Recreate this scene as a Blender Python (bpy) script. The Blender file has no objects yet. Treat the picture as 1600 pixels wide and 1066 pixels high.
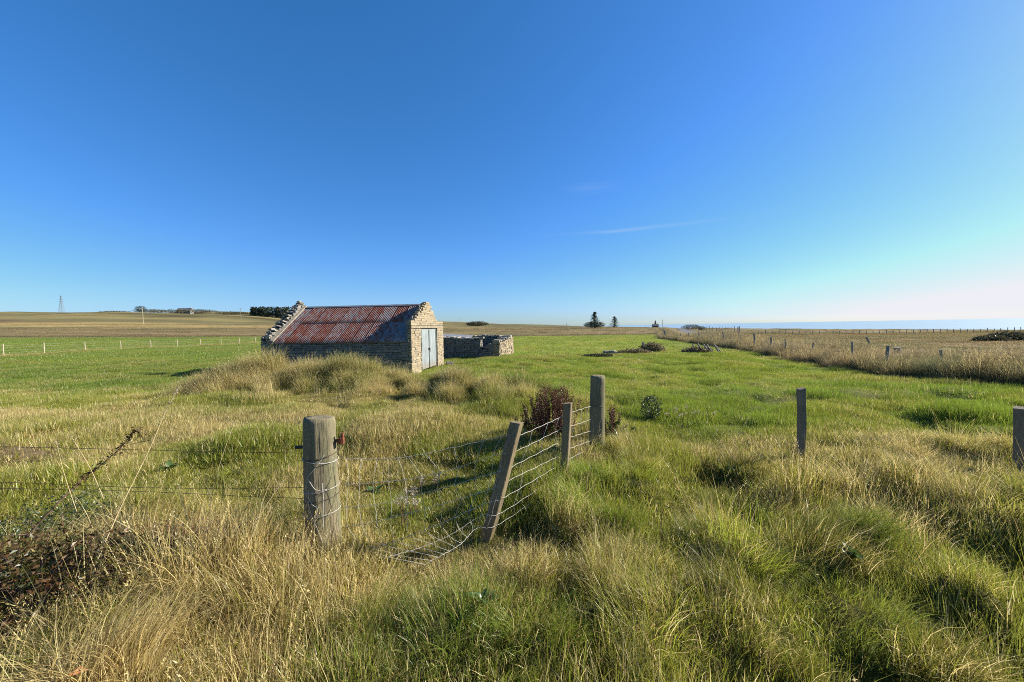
import bpy, bmesh, math, random
import numpy as np
from mathutils import Vector, Matrix, noise as mnoise

random.seed(7)
RNG = np.random.default_rng(7)
sc = bpy.context.scene
COL = sc.collection
R = math.radians
pi = math.pi

# ------------------------------------------------------------------ camera
CAM_H = 1.7
FPX = 581.0
PITCH = R(2.15)
ROLL = R(1.0)
cam_d = bpy.data.cameras.new('camera')
cam = bpy.data.objects.new('camera', cam_d)
COL.objects.link(cam)
sc.camera = cam
cam_d.sensor_width = 36.0
cam_d.lens = FPX / 1600.0 * 36.0
cam_d.clip_start = 0.05
cam_d.clip_end = 120000.0
_f = Vector((0, math.cos(PITCH), -math.sin(PITCH)))
_r = Vector((1, 0, 0))
_u = _r.cross(_f)
_r2 = _r * math.cos(ROLL) - _u * math.sin(ROLL)
_u2 = _u * math.cos(ROLL) + _r * math.sin(ROLL)
cam.matrix_world = Matrix(((_r2.x, _u2.x, -_f.x, 0), (_r2.y, _u2.y, -_f.y, 0),
                           (_r2.z, _u2.z, -_f.z, CAM_H), (0, 0, 0, 1)))


def ray(px, py):
    return (_f * FPX + _r2 * (px - 800.0) + _u2 * (533.0 - py))


def at(px, py, Y):
    """the point of the place seen at that pixel of the photograph, Y metres ahead"""
    d = ray(px, py)
    return Vector((0, 0, CAM_H)) + d * (Y / d.y)


# ------------------------------------------------------------------ light
SUN_AZ, SUN_EL = R(75.0), R(27.0)
w = bpy.data.worlds.new('World')
sc.world = w
w.use_nodes = True
nt = w.node_tree
nt.nodes.clear()
N = nt.nodes.new
L = nt.links.new
out = N('ShaderNodeOutputWorld')
bg = N('ShaderNodeBackground')
sky = N('ShaderNodeTexSky')
sky.sky_type = 'NISHITA'
sky.sun_disc = False
sky.sun_elevation = SUN_EL
sky.sun_rotation = SUN_AZ
sky.altitude = 20
sky.air_density = 1.0
sky.dust_density = 0.4
sky.ozone_density = 3.0
bg.inputs['Strength'].default_value = 0.0635


def mth(op, a, b=None, clamp=False):
    n = N('ShaderNodeMath')
    n.operation = op
    n.use_clamp = clamp
    for i, v in enumerate((a, b)):
        if v is None:
            continue
        if isinstance(v, (int, float)):
            n.inputs[i].default_value = v
        else:
            L(v, n.inputs[i])
    return n.outputs[0]


tc = N('ShaderNodeTexCoord')
sep = N('ShaderNodeSeparateXYZ')
L(tc.outputs['Generated'], sep.inputs[0])
az = mth('ARCTAN2', sep.outputs[0], sep.outputs[1])
el = mth('ARCSINE', sep.outputs[2])


def bell(v, c, wd):
    t = mth('DIVIDE', mth('SUBTRACT', v, c), wd)
    return mth('POWER', 2.718, mth('MULTIPLY', mth('MULTIPLY', t, t), -1.0))


cmb = N('ShaderNodeCombineXYZ')
L(mth('MULTIPLY', az, 9.0), cmb.inputs[0])
L(mth('MULTIPLY', el, 60.0), cmb.inputs[1])
nz = N('ShaderNodeTexNoise')
nz.inputs['Scale'].default_value = 1.0
nz.inputs['Detail'].default_value = 5
L(cmb.outputs[0], nz.inputs['Vector'])
nf = nz.outputs['Fac']
# one thin wisp of cirrus, a fainter one, and the far pale cloud bank low over the sea
w1 = mth('MULTIPLY', bell(mth('ADD', el, mth('MULTIPLY', mth('SUBTRACT', nf, .5), .007)), R(13.6), R(.22)), bell(az, R(19), R(8)))
w1 = mth('MULTIPLY', w1, mth('MULTIPLY', nf, .22))
w2 = mth('MULTIPLY', bell(mth('ADD', el, mth('MULTIPLY', nf, .03)), R(20.5), R(.5)), bell(az, R(12), R(3)))
w2 = mth('MULTIPLY', w2, .05)
cl = mth('ADD', w1, w2)
bank = mth('MULTIPLY', bell(el, R(.45), R(.33)), mth('ADD', mth('MULTIPLY', nf, .5), .35))
bank = mth('MULTIPLY', bank, bell(az, R(62), R(36)))
cl = mth('ADD', cl, mth('MULTIPLY', bank, .7), True)
hsv = N('ShaderNodeHueSaturation')
hsv.inputs['Saturation'].default_value = 1.22
L(sky.outputs[0], hsv.inputs['Color'])
mix = N('ShaderNodeMix')
mix.data_type = 'RGBA'
L(cl, mix.inputs['Factor'])
srgb = N('ShaderNodeSeparateColor')
L(hsv.outputs[0], srgb.inputs[0])
crgb = N('ShaderNodeCombineColor')
for i_, (pw_, k_) in enumerate(((.93, .64), (.80, 1.10), (.92, 1.40))):
    L(mth('MINIMUM', mth('MULTIPLY', mth('POWER', mth('MAXIMUM', srgb.outputs[i_], .0001), pw_), k_), (5.7, 5.75, 6.1)[i_]), crgb.inputs[i_])
L(crgb.outputs[0], mix.inputs['A'])
mix.inputs['B'].default_value = (6.2, 6.1, 5.7, 1)
L(mix.outputs['Result'], bg.inputs['Color'])
L(bg.outputs[0], out.inputs['Surface'])

sun_d = bpy.data.lights.new('sun', 'SUN')
sun_d.energy = 5.0
sun_d.angle = R(0.5)
sun_d.color = (1.0, 0.93, 0.82)
sun = bpy.data.objects.new('sun', sun_d)
COL.objects.link(sun)
sdir = Vector((math.sin(SUN_AZ) * math.cos(SUN_EL), math.cos(SUN_AZ) * math.cos(SUN_EL), math.sin(SUN_EL)))
sun.rotation_euler = sdir.to_track_quat('Z', 'Y').to_euler()
sun.location = sdir * 60

sc.view_settings.view_transform = 'Standard'
sc.view_settings.look = 'None'
sc.view_settings.exposure = 1.25
sc.view_settings.gamma = 1.0
sc.view_settings.use_curve_mapping = False
sc.cycles.use_denoising = False
sc.cycles.pixel_filter_type = 'BLACKMAN_HARRIS'
sc.cycles.filter_width = 1.0
sc.cycles.max_bounces = 6
sc.cycles.diffuse_bounces = 2
sc.cycles.glossy_bounces = 2
sc.cycles.transmission_bounces = 4
sc.cycles.transparent_max_bounces = 4


# ------------------------------------------------------------------ helpers
def tag(o, label=None, cat=None, group=None, kind=None):
    if label:
        o['label'] = label
    if cat:
        o['category'] = cat
    if group:
        o['group'] = group
    if kind:
        o['kind'] = kind
    return o


def empty(name, loc=(0, 0, 0), rz=0.0):
    o = bpy.data.objects.new(name, None)
    o.empty_display_size = .2
    COL.objects.link(o)
    o.location = loc
    o.rotation_euler = (0, 0, rz)
    return o


def link(name, me, parent=None, m=None):
    o = bpy.data.objects.new(name, me)
    COL.objects.link(o)
    if parent is not None:
        o.parent = parent
    if m is not None and not me.materials:
        me.materials.append(m)
    return o


def mesh_np(name, V, F, m=None, smooth=False, attrs=None):
    me = bpy.data.meshes.new(name)
    V = np.asarray(V, dtype=np.float32)
    if isinstance(F, np.ndarray) and F.ndim == 2:
        k = F.shape[1]
        me.vertices.add(len(V))
        me.vertices.foreach_set('co', V.ravel())
        me.loops.add(F.size)
        me.loops.foreach_set('vertex_index', F.ravel().astype(np.int32))
        me.polygons.add(len(F))
        me.polygons.foreach_set('loop_start', np.arange(0, F.size, k, dtype=np.int32))
        me.polygons.foreach_set('loop_total', np.full(len(F), k, dtype=np.int32))
        me.update(calc_edges=True)
    else:
        me.from_pydata([tuple(v) for v in V], [], F)
    if attrs:
        for k, v in attrs.items():
            v = np.asarray(v, dtype=np.float32)
            if v.ndim == 2:
                if v.shape[1] == 3:
                    v = np.concatenate([v, np.ones((len(v), 1), np.float32)], 1)
                a = me.attributes.new(k, 'FLOAT_COLOR', 'POINT')
                a.data.foreach_set('color', v.ravel())
            else:
                a = me.attributes.new(k, 'FLOAT', 'POINT')
                a.data.foreach_set('value', v)
    me.polygons.foreach_set('use_smooth', np.full(len(me.polygons), smooth))
    if m is not None:
        me.materials.append(m)
    return me


class MB:
    """collects simple solids into one mesh"""
    def __init__(self):
        self.v, self.f = [], []

    def add(self, vs, fs):
        b = len(self.v)
        self.v += [tuple(x) for x in vs]
        self.f += [tuple(i + b for i in q) for q in fs]

    def box(self, c, s, rot=None):
        vs = []
        for dz in (-.5, .5):
            for dx, dy in ((-.5, -.5), (.5, -.5), (.5, .5), (-.5, .5)):
                p = Vector((dx * s[0], dy * s[1], dz * s[2]))
                if rot is not None:
                    p = rot @ p
                vs.append(p + Vector(c))
        self.add(vs, [(3, 2, 1, 0), (4, 5, 6, 7), (0, 1, 5, 4), (1, 2, 6, 5), (2, 3, 7, 6), (3, 0, 4, 7)])

    def tube(self, pts, r, n=6, caps=True):
        pts = [Vector(p) for p in pts]
        rs = r if isinstance(r, (list, tuple)) else [r] * len(pts)
        vs, fs = [], []
        t0 = (pts[1] - pts[0]).normalized()
        a = t0.cross(Vector((0, 0, 1)))
        if a.length < .05:
            a = t0.cross(Vector((1, 0, 0)))
        a.normalize()
        for i, p in enumerate(pts):
            t = (pts[min(i + 1, len(pts) - 1)] - pts[max(i - 1, 0)]).normalized()
            a = (a - t * a.dot(t)).normalized()
            b = t.cross(a)
            for k in range(n):
                q = 2 * pi * k / n
                vs.append(p + (a * math.cos(q) + b * math.sin(q)) * rs[i])
        for i in range(len(pts) - 1):
            for k in range(n):
                k2 = (k + 1) % n
                fs.append((i * n + k, i * n + k2, (i + 1) * n + k2, (i + 1) * n + k))
        if caps:
            fs.append(tuple(range(n))[::-1])
            fs.append(tuple((len(pts) - 1) * n + k for k in range(n)))
        self.add(vs, fs)

    def mesh(self, name, m=None, smooth=False):
        me = bpy.data.meshes.new(name)
        me.from_pydata(self.v, [], self.f)
        me.polygons.foreach_set('use_smooth', [smooth] * len(me.polygons))
        if m is not None:
            me.materials.append(m)
        return me

    def build(self, name, m=None, parent=None, smooth=False):
        return link(name, self.mesh(name, m, smooth), parent)


# ---- numpy value noise
def _hash(ix, iy, s):
    h = (ix.astype(np.int64) * 374761393 + iy.astype(np.int64) * 668265263 + s * 974634777) & 0x7fffffff
    h = ((h ^ (h >> 13)) * 1274126177) & 0x7fffffff
    return ((h ^ (h >> 16)) & 0xffff) / 65535.0


def vnoise(x, y, s=0):
    x = np.asarray(x, float)
    y = np.asarray(y, float)
    ix, iy = np.floor(x), np.floor(y)
    fx, fy = x - ix, y - iy
    fx = fx * fx * (3 - 2 * fx)
    fy = fy * fy * (3 - 2 * fy)
    a = _hash(ix, iy, s)
    b = _hash(ix + 1, iy, s)
    c = _hash(ix, iy + 1, s)
    d = _hash(ix + 1, iy + 1, s)
    return (a * (1 - fx) + b * fx) * (1 - fy) + (c * (1 - fx) + d * fx) * fy


def fbm(x, y, s=0, o=4):
    t, amp, tot = 0, 1.0, 0
    for i in range(o):
        t = t + vnoise(x * 2 ** i + 17.3 * i, y * 2 ** i - 9.1 * i, s + i) * amp
        tot += amp
        amp *= .5
    return t / tot


def sstep(x, a, b):
    t = np.clip((np.asarray(x, float) - a) / (b - a), 0, 1)
    return t * t * (3 - 2 * t)


# ------------------------------------------------------------------ lie of the land
_UK = np.array([-1.9, -1.377, -.65, -.17, .1, .4, .66, 1.0, 1.377, 1.9])
_YK = np.array([9, 14, 37, 60, 85, 120, 200, 330, 500, 900, 1600])


def _zr(Y, ps):
    return [CAM_H + p * Y / 581.0 for p in ps]


_ZT = np.array([
    [0] * 10,
    [-.35] * 10,
    [-.05, -.10, -.28, -.35, -.35, -.35, -.35, -.4, -.4, -.4],
    [.5, .45, -.28, -.35, -.38, -.4, -.6, -.9, -.9, -.9],
    [1.5, 1.4, .46, -.25, -.45, -.55, -1.1, -1.45, -1.5, -1.5],
    [3.0, 2.9, 1.6, .2, -.3, -.4, -1.4, -2.2, -2.3, -2.4],
    _zr(200, [12.5, 12, 5.5, -2, -4, -5, -9, -13.5, -18.5, -20]),
    _zr(330, [24, 23, 14, 3.5, -1, -4.5, -30, -44, -48, -50]),
    _zr(500, [34, 33, 24, 8, 2.2, -4.2, -34, -36, -38, -40]),
    _zr(900, [36, 35.5, 24.5, 8.5, 2.0, -20, -22, -24, -26, -28]),
    [40, 38, 30, 5, -12, -34, -34, -34, -34, -34]])


MXK, MYK = [-8.3, -4.5, -2, 0], [11.4, 10.9, 9.8, 8.7]


def rx(y):
    return np.interp(y, [-8, 0, 10.5, 20, 27.4, 56.7, 150, 400], [12.0, 12.7, 13.5, 15.6, 17.6, 23.0, 59, 160])


def tuss(x, y, g=.56, seed=300):
    """separate grass tussocks: 0..1 dome and the direction away from its middle"""
    x = np.asarray(x, float) + .10 * (vnoise(np.asarray(x) * 4, np.asarray(y) * 4, 7) - .5)
    y = np.asarray(y, float)
    best = np.full(x.shape, 9.0)
    bx = np.zeros(x.shape)
    by = np.zeros(x.shape)
    br = np.ones(x.shape)
    ix, iy = np.floor(x / g), np.floor(y / g)
    for i in (-1, 0, 1):
        for j in (-1, 0, 1):
            cx_, cy_ = ix + i, iy + j
            px = (cx_ + .5 + .8 * (_hash(cx_, cy_, seed) - .5)) * g
            pyy = (cy_ + .5 + .8 * (_hash(cx_, cy_, seed + 1) - .5)) * g
            rad = g * (.34 + .42 * _hash(cx_, cy_, seed + 2))
            d = np.hypot(x - px, y - pyy) / rad
            m = d < best
            best = np.where(m, d, best)
            bx = np.where(m, x - px, bx)
            by = np.where(m, y - pyy, by)
            br = np.where(m, _hash(cx_, cy_, seed + 3), br)
    dome = np.clip(1 - best ** 2, 0, 1)
    return dome, np.arctan2(by, bx), br


def tuss_id(x, y, g=.56, seed=300):
    """two constant random numbers for the tussock a place belongs to"""
    dome, ang, br = tuss(x, y, g, seed)
    return br, _hash(np.floor(br * 9973), np.floor(br * 7919), 77)


def height(x, y):
    x = np.asarray(x, float)
    y = np.asarray(y, float)
    Y = np.maximum(y, 9.0)
    u = np.clip(x / Y, -1.9, 1.9)
    ly = np.log(Y)
    LK = np.log(_YK)
    cols = np.stack([np.interp(u, _UK, _ZT[i]) for i in range(len(_YK))], 0)
    j = np.clip(np.searchsorted(LK, ly) - 1, 0, len(LK) - 2)
    t = np.clip((ly - LK[j]) / (LK[j + 1] - LK[j]), 0, 1)
    shp = cols.shape[1:]
    cf = cols.reshape(len(_YK), -1)
    jj = j.ravel()
    k = np.arange(jj.size)
    z = (cf[jj, k] * (1 - t.ravel()) + cf[jj + 1, k] * t.ravel()).reshape(shp)
    far = sstep(y, 80, 400)
    z = z + far * (fbm(x / 70, y / 70, 3, 3) - .5) * 3.0 * sstep(y, 150, 500)
    z = z + sstep(y, 230, 430) * (1 - sstep(x / np.maximum(y, 1), -.2, .1)) * (vnoise(x / 105 + 3.3, y / 500, 13) - .45) * 9
    e = x - rx(y)
    nearside = 1 - far
    # field tussocks
    z = z + sstep(y, 4.2, 6) * (1 - sstep(y, 26, 40)) * ((vnoise(x * 2.1, y * 2.1, 401) - .5) * .11 + (vnoise(x * 4.3, y * 4.3, 402) - .5) * .05) * sstep(x, -2, 1.5)
    z = z + nearside * ((fbm(x * 1.3, y * 1.3, 11, 3) - .5) * (.16 + .12 * (1 - sstep(y, 18, 30))) + (fbm(x / 5, y / 5, 5, 2) - .5) * .25 * sstep(y, 8, 20))
    # rough ground by the fence
    near = 1 - sstep(y, 4.5, 8)
    z = z + near * ((fbm(x * .9 + 3, y * .9, 21, 3) - .5) * .30 + (fbm(x * 1.7 + 9, y * 1.7, 23, 2) - .5) * .30)
    tz = (1 - sstep(y, np.where(x > 0, 4.6, 3.3), np.where(x > 0, 5.4, 4.2)))
    netz = sstep(x, -1.75, -1.35) * (1 - sstep(x, -.15, .1)) * sstep(y, 2.2, 2.6)
    z = z + tz * (1 - netz) * (tuss(x, y)[0] * .19 - .05)
    # verge bank and the sunk road
    z = z + nearside * (.48 * sstep(e, .1, 2.2) * (1 - sstep(e, 4, 6)))
    z = z - nearside * .30 * sstep(e, 5, 6.5) * (1 - sstep(e, 9.5, 11))
    # mound in front of the shed
    cx = np.clip(x, -8.3, 0)
    cy = np.interp(cx, MXK, MYK)
    d2 = ((x - cx) / 1.1) ** 2 + ((y - cy) / .95) ** 2
    hgt = np.interp(cx, [-8.3, -7, -4.5, -2.5, -1, 0], [.45, .54, .50, .26, .22, .18])
    z = z + hgt * np.exp(-d2) * (.8 + .4 * fbm(x * .8, y * .8, 31, 2))
    rough = np.maximum(np.exp(-d2 * .5), sstep(y, 4.0, 5.0) * (1 - sstep(y, 10, 11)) * sstep(x, -5.5, -4) * (1 - sstep(x, -.3, .6)))
    z = z + rough * (tuss(x, y, .85, 500)[0] * .17 - .05)
    # small bank left of it
    d2 = ((x + 6.2) / 2.2) ** 2 + ((y - 8.9) / .6) ** 2
    z = z + .14 * np.exp(-d2)
    # dark hollow at the left
    d2 = ((x + 2.6) / .5) ** 2 + ((y - 1.75) / .45) ** 2
    z = z - .22 * np.exp(-d2)
    return z


def H(x, y):
    return float(height(np.array([x]), np.array([y]))[0])


STRAW = np.array([.46, .36, .17])


def zone(x, y):
    """returns plant colour rgb and the straw share for a place"""
    x = np.asarray(x, float)
    y = np.asarray(y, float)
    n1 = fbm(x * .55, y * .55, 41, 4)
    n2 = fbm(x / 9, y / 9, 43, 3)
    n3 = fbm(x / 2.2, y / 2.2, 47, 3)
    green = np.stack([.135 + .06 * n2 + .03 * sstep(n1, .45, .6), .205 + .04 * n2, .022 + 0 * x], -1)
    olive = np.stack([.18 + .08 * n1, .22 + .04 * n1, .028 + 0 * x], -1)
    tan = np.stack([.15 + .07 * n2, .115 + .045 * n2, .055 + .02 * n2], -1)
    e = x - rx(y)
    col = olive.copy()
    straw = .16 + .5 * sstep(n1, .47, .60)
    f = sstep(y, 4.3 + .8 * n3, 5.6 + .8 * n3) * sstep(x, .6, 1.8)
    f = np.maximum(f, sstep(y, 5.6 + .6 * n3, 8.2 + .6 * n3) * sstep(x, -2.5, 1.0))
    f = np.maximum(f, .7 * sstep(y, 2.7, 3.1) * sstep(x, -1.6, -1.3) * (1 - sstep(x, 0, .4 + .5 * (y - 3))) * (1 - sstep(y, 5, 7)))
    f = np.maximum(f, sstep(y, 11.5, 14.5))
    f = f * (1 - sstep(e, -.3, .4))
    col = col * (1 - f[..., None]) + green * f[..., None]
    straw = straw * (1 - f) + (.06 + .15 * sstep(n1, .50, .68)) * f
    # yellower, drier strip at the left of the mound
    s = sstep(y, 5.2, 6.2) * (1 - sstep(y, 7.4, 9.2)) * (1 - sstep(x, -3.2, -1.5))
    straw = np.maximum(straw, s * (.30 + .5 * sstep(n3, .40, .65)))
    # greener near ground at the right and bottom middle
    g = sstep(x, 1.2, 2.2) * (1 - sstep(y, 4.5, 6))
    straw = straw * (1 - .30 * g)
    col = col * (1 - .25 * g[..., None]) + np.array([.14, .125, .04]) * .25 * g[..., None]
    g2 = np.exp(-(((x + .35) / .45) ** 2 + ((y - 1.75) / .45) ** 2))
    straw = straw * (1 - .8 * g2)
    col = col * (1 - .6 * np.clip(g2, 0, 1)[..., None]) + np.array([.07, .14, .02]) * .6 * np.clip(g2, 0, 1)[..., None]
    # dry straw: left of and round the strainer post, beside the leaning stake
    for (a, b, rx_, ry_, k) in ((-1.9, 2.2, .75, .55, .74), (-1.15, 2.25, .55, .5, .80), (.22, 2.85, .5, .42, 1.0), (-.55, 2.55, .4, .3, .7), (1.2, 2.9, .3, .5, .4)):
        g3 = np.exp(-(((x - a) / rx_) ** 2 + ((y - b) / ry_) ** 2) ** 1.5)
        straw = np.maximum(straw, g3 * k)
    straw = straw * (1 - .5 * sstep(x, -.2, .3) * (1 - sstep(y, 2.2, 2.7)))
    # mound
    cx = np.clip(x, -8.3, 0)
    g4 = np.exp(-(((x - cx) / 1.0) ** 2 + ((y - np.interp(cx, MXK, MYK)) / .9) ** 2) ** 2)
    col = col * (1 - .3 * g4[..., None])
    straw = np.maximum(straw, g4 * (.30 + .5 * n1))
    # verge and tan land
    v = sstep(e, -.9, -.35)
    far = sstep(y, 82 + 4 * (n2 - .5), 86 + 4 * (n2 - .5))
    t = np.maximum(v, far)
    col = col * (1 - t[..., None]) + tan * t[..., None]
    vb = v * (1 - sstep(e, 7, 12))
    col = col * (1 - .6 * vb[..., None] * 1.4) + np.array([.19, .150, .088]) * .84 * vb[..., None]
    straw = straw * (1 - .45 * sstep(y, 4.5, 6) * (1 - sstep(tuss(x, y, .85, 500)[0], .0, .5)) * (x < .5) * (1 - t))
    straw = straw * (1 - t) + t * (.12 + .35 * n3 ** 2)
    hs = sstep(fbm(x / 26, y / 9, 171, 3), .50, .62) * far * (1 - sstep(y, 240, 300))
    col = col * (1 - .45 * hs[..., None])
    pg = sstep(fbm(x / 2.4, y / 2.4, 211, 3), .46, .60) * vb
    col = col * (1 - .65 * pg[..., None]) + np.array([.10, .105, .042]) * .65 * pg[..., None]
    pm = sstep(fbm(x / 14, y / 6, 213, 3), .46, .58) * t * (1 - vb)
    col = col * (1 - .55 * pm[..., None]) + np.array([.115, .125, .05]) * .55 * pm[..., None]
    lg = sstep(-x, 2, 12) * (1 - t) * sstep(y, 10, 14)
    col = col * (1 - lg[..., None] * np.array([.22, .16, .0]))
    # bands on the hillside
    b1 = np.exp(-((y - 89) / 4) ** 2) * far
    col = col * (1 - .65 * b1[..., None])
    hill = sstep(y, 150, 230) * (1 - sstep(x / np.maximum(y, 1), .2, .5))
    bn = fbm(x / 160, y / 34, 61, 3)
    dark = sstep(bn, .5, .58) * hill
    gold = sstep(bn, .44, .40) * hill
    gr = sstep(y, 280, 340) * (1 - sstep(x / np.maximum(y, 1), .2, .5))
    col = col * (1 - dark[..., None] * .45)
    col = col + gold[..., None] * np.array([.15, .11, .04])
    col = col * (1 - gr[..., None] * .55) + np.array([.12, .13, .055]) * gr[..., None] * .55
    dk = sstep(fbm(x / 60, y / 16, 71, 3), .56, .62) * sstep(y, 200, 300)
    col = col * (1 - dk[..., None] * .6)
    return col, np.clip(straw, 0, 1)


# ------------------------------------------------------------------ materials
def new_mat(name):
    m = bpy.data.materials.new(name)
    m.use_nodes = True
    t = m.node_tree
    t.nodes.clear()
    o = t.nodes.new('ShaderNodeOutputMaterial')
    return m, t, o


class NT:
    def __init__(self, t):
        self.t = t

    def n(self, kind, **kw):
        nd = self.t.nodes.new('ShaderNode' + kind)
        for k, v in kw.items():
            setattr(nd, k, v)
        return nd

    def put(self, sock, v):
        if isinstance(v, bpy.types.NodeSocket):
            self.t.links.new(v, sock)
        elif isinstance(v, (tuple, list)) and len(v) == 3 and sock.type == 'RGBA':
            sock.default_value = (*v, 1)
        else:
            sock.default_value = v

    def math(self, op, a, b=0.0, clamp=False):
        nd = self.n('Math', operation=op, use_clamp=clamp)
        self.put(nd.inputs[0], a)
        self.put(nd.inputs[1], b)
        return nd.outputs[0]

    def mix(self, fac, a, b, blend='MIX'):
        nd = self.n('Mix', data_type='RGBA', blend_type=blend)
        self.put(nd.inputs['Factor'], fac)
        self.put(nd.inputs['A'], a)
        self.put(nd.inputs['B'], b)
        return nd.outputs['Result']

    def noise(self, scale, detail=4, vec=None, rough=.55, dist=0.0):
        nd = self.n('TexNoise')
        nd.inputs['Scale'].default_value = scale
        nd.inputs['Detail'].default_value = detail
        nd.inputs['Roughness'].default_value = rough
        nd.inputs['Distortion'].default_value = dist
        if vec is not None:
            self.put(nd.inputs['Vector'], vec)
        return nd.outputs['Fac']

    def ramp(self, fac, stops):
        nd = self.n('ValToRGB')
        cr = nd.color_ramp
        while len(cr.elements) < len(stops):
            cr.elements.new(.5)
        for e_, (p, c) in zip(cr.elements, stops):
            e_.position = p
            e_.color = (*c, 1) if len(c) == 3 else c
        self.put(nd.inputs[0], fac)
        return nd.outputs[0]

    def range(self, v, a, b, c=0.0, d=1.0):
        nd = self.n('MapRange')
        nd.clamp = True
        self.put(nd.inputs[0], v)
        for i, q in enumerate((a, b, c, d)):
            nd.inputs[i + 1].default_value = q
        return nd.outputs[0]

    def mapping(self, scale, loc=(0, 0, 0), rot=(0, 0, 0), src='Object'):
        tc_ = self.n('TexCoord')
        mp = self.n('Mapping')
        self.put(mp.inputs[0], tc_.outputs[src])
        mp.inputs['Scale'].default_value = scale
        mp.inputs['Location'].default_value = loc
        mp.inputs['Rotation'].default_value = rot
        return mp.outputs[0]

    def bump(self, h, strength=.5, dist=.01):
        nd = self.n('Bump')
        nd.inputs['Strength'].default_value = strength
        nd.inputs['Distance'].default_value = dist
        self.put(nd.inputs['Height'], h)
        return nd.outputs[0]

    def princ(self, out_, col, rough=.8, spec=.3, metal=0.0, normal=None):
        nd = self.n('BsdfPrincipled')
        self.put(nd.inputs['Base Color'], col)
        self.put(nd.inputs['Roughness'], rough)
        nd.inputs['Specular IOR Level'].default_value = spec
        self.put(nd.inputs['Metallic'], metal)
        if normal is not None:
            self.put(nd.inputs['Normal'], normal)
        self.t.links.new(nd.outputs[0], out_.inputs['Surface'])
        return nd


def leaf_shader(q, o, col, trans=.45, gloss=.06, rough=.4, tcol=None):
    d = q.n('BsdfDiffuse')
    q.put(d.inputs[0], col)
    tr = q.n('BsdfTranslucent')
    q.put(tr.inputs[0], tcol if tcol is not None else col)
    gl = q.n('BsdfGlossy')
    gl.inputs['Color'].default_value = (1, 1, 1, 1)
    gl.inputs['Roughness'].default_value = rough
    m1 = q.n('MixShader')
    m1.inputs[0].default_value = trans
    q.t.links.new(d.outputs[0], m1.inputs[1])
    q.t.links.new(tr.outputs[0], m1.inputs[2])
    m2 = q.n('MixShader')
    m2.inputs[0].default_value = gloss
    q.t.links.new(m1.outputs[0], m2.inputs[1])
    q.t.links.new(gl.outputs[0], m2.inputs[2])
    q.t.links.new(m2.outputs[0], o.inputs['Surface'])


def grass_mat(name, trans=.5, gloss=.02, brown=.12):
    m, t, o = new_mat(name)
    q = NT(t)
    tint = q.n('Attribute', attribute_type='INSTANCER', attribute_name='tint').outputs['Color']
    stw = q.n('Attribute', attribute_type='INSTANCER', attribute_name='straw').outputs['Fac']
    rnd = q.n('Attribute', attribute_type='GEOMETRY', attribute_name='rnd').outputs['Fac']
    tip = q.n('Attribute', attribute_type='GEOMETRY', attribute_name='tip').outputs['Fac']
    wn = q.n('TexWhiteNoise', noise_dimensions='1D')
    q.put(wn.inputs['W'], q.math('MULTIPLY', rnd, 91.7))
    r2 = wn.outputs['Value']
    isstraw = q.math('LESS_THAN', rnd, stw)
    isstraw = q.math('MAXIMUM', isstraw, q.math('MULTIPLY', q.range(tip, .75, 1.0), q.math('MULTIPLY', r2, stw)))
    strawc = q.ramp(r2, [(0, (.20, .125, .05)), (.25, (.44, .33, .12)), (.6, (.64, .51, .20)), (1, (.80, .68, .34))])
    g = q.n('HueSaturation')
    q.put(g.inputs['Color'], tint)
    q.put(g.inputs['Hue'], q.range(r2, 0, 1, .475, .52))
    q.put(g.inputs['Value'], q.range(wn.outputs['Color'], 0, 1, .5, 1.6))
    isbrown = q.math('GREATER_THAN', rnd, 1.0 - brown)
    c = q.mix(isstraw, g.outputs[0], strawc)
    c = q.mix(q.math('MULTIPLY', isbrown, stw), c, (.17, .10, .05))
    leaf_shader(q, o, c, trans, gloss)
    return m


def flat_leaf_mat(name, a, b, trans=.3, gloss=.05, scale=3.0):
    m, t, o = new_mat(name)
    q = NT(t)
    n_ = q.noise(scale, 3, q.mapping((1, 1, 1)))
    geo = q.n('NewGeometry').outputs['Random Per Island']
    f = q.math('ADD', q.math('MULTIPLY', q.range(n_, .35, .65), .5), q.math('MULTIPLY', geo, .5))
    c = q.mix(f, a, b)
    leaf_shader(q, o, c, trans, gloss)
    return m


def stone_mat(name, a, b, c, lichen=.3):
    m, t, o = new_mat(name)
    q = NT(t)
    v = q.mapping((1, 1, 1))
    n1 = q.noise(7, 6, v, .65)
    n2 = q.noise(38, 5, v, .7)
    oi = q.n('ObjectInfo').outputs['Random']
    isl = q.n('NewGeometry').outputs['Random Per Island']
    rr = q.math('FRACT', q.math('ADD', oi, isl))
    col = q.mix(rr, a, b)
    col = q.mix(q.range(n1, .45, .7, 0, .75), col, c)
    col = q.mix(q.range(n2, .3, .7, 0, .5), col, q.mix(.5, col, (.02, .018, .015)), 'MIX')
    lc = q.noise(16, 3, v, .6)
    col = q.mix(q.range(lc, .62, .70, 0, lichen), col, (.52, .50, .38))
    q.princ(o, col, .92, .15, normal=q.bump(q.math('ADD', n1, q.math('MULTIPLY', n2, .5)), .7, .02))
    return m


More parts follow.
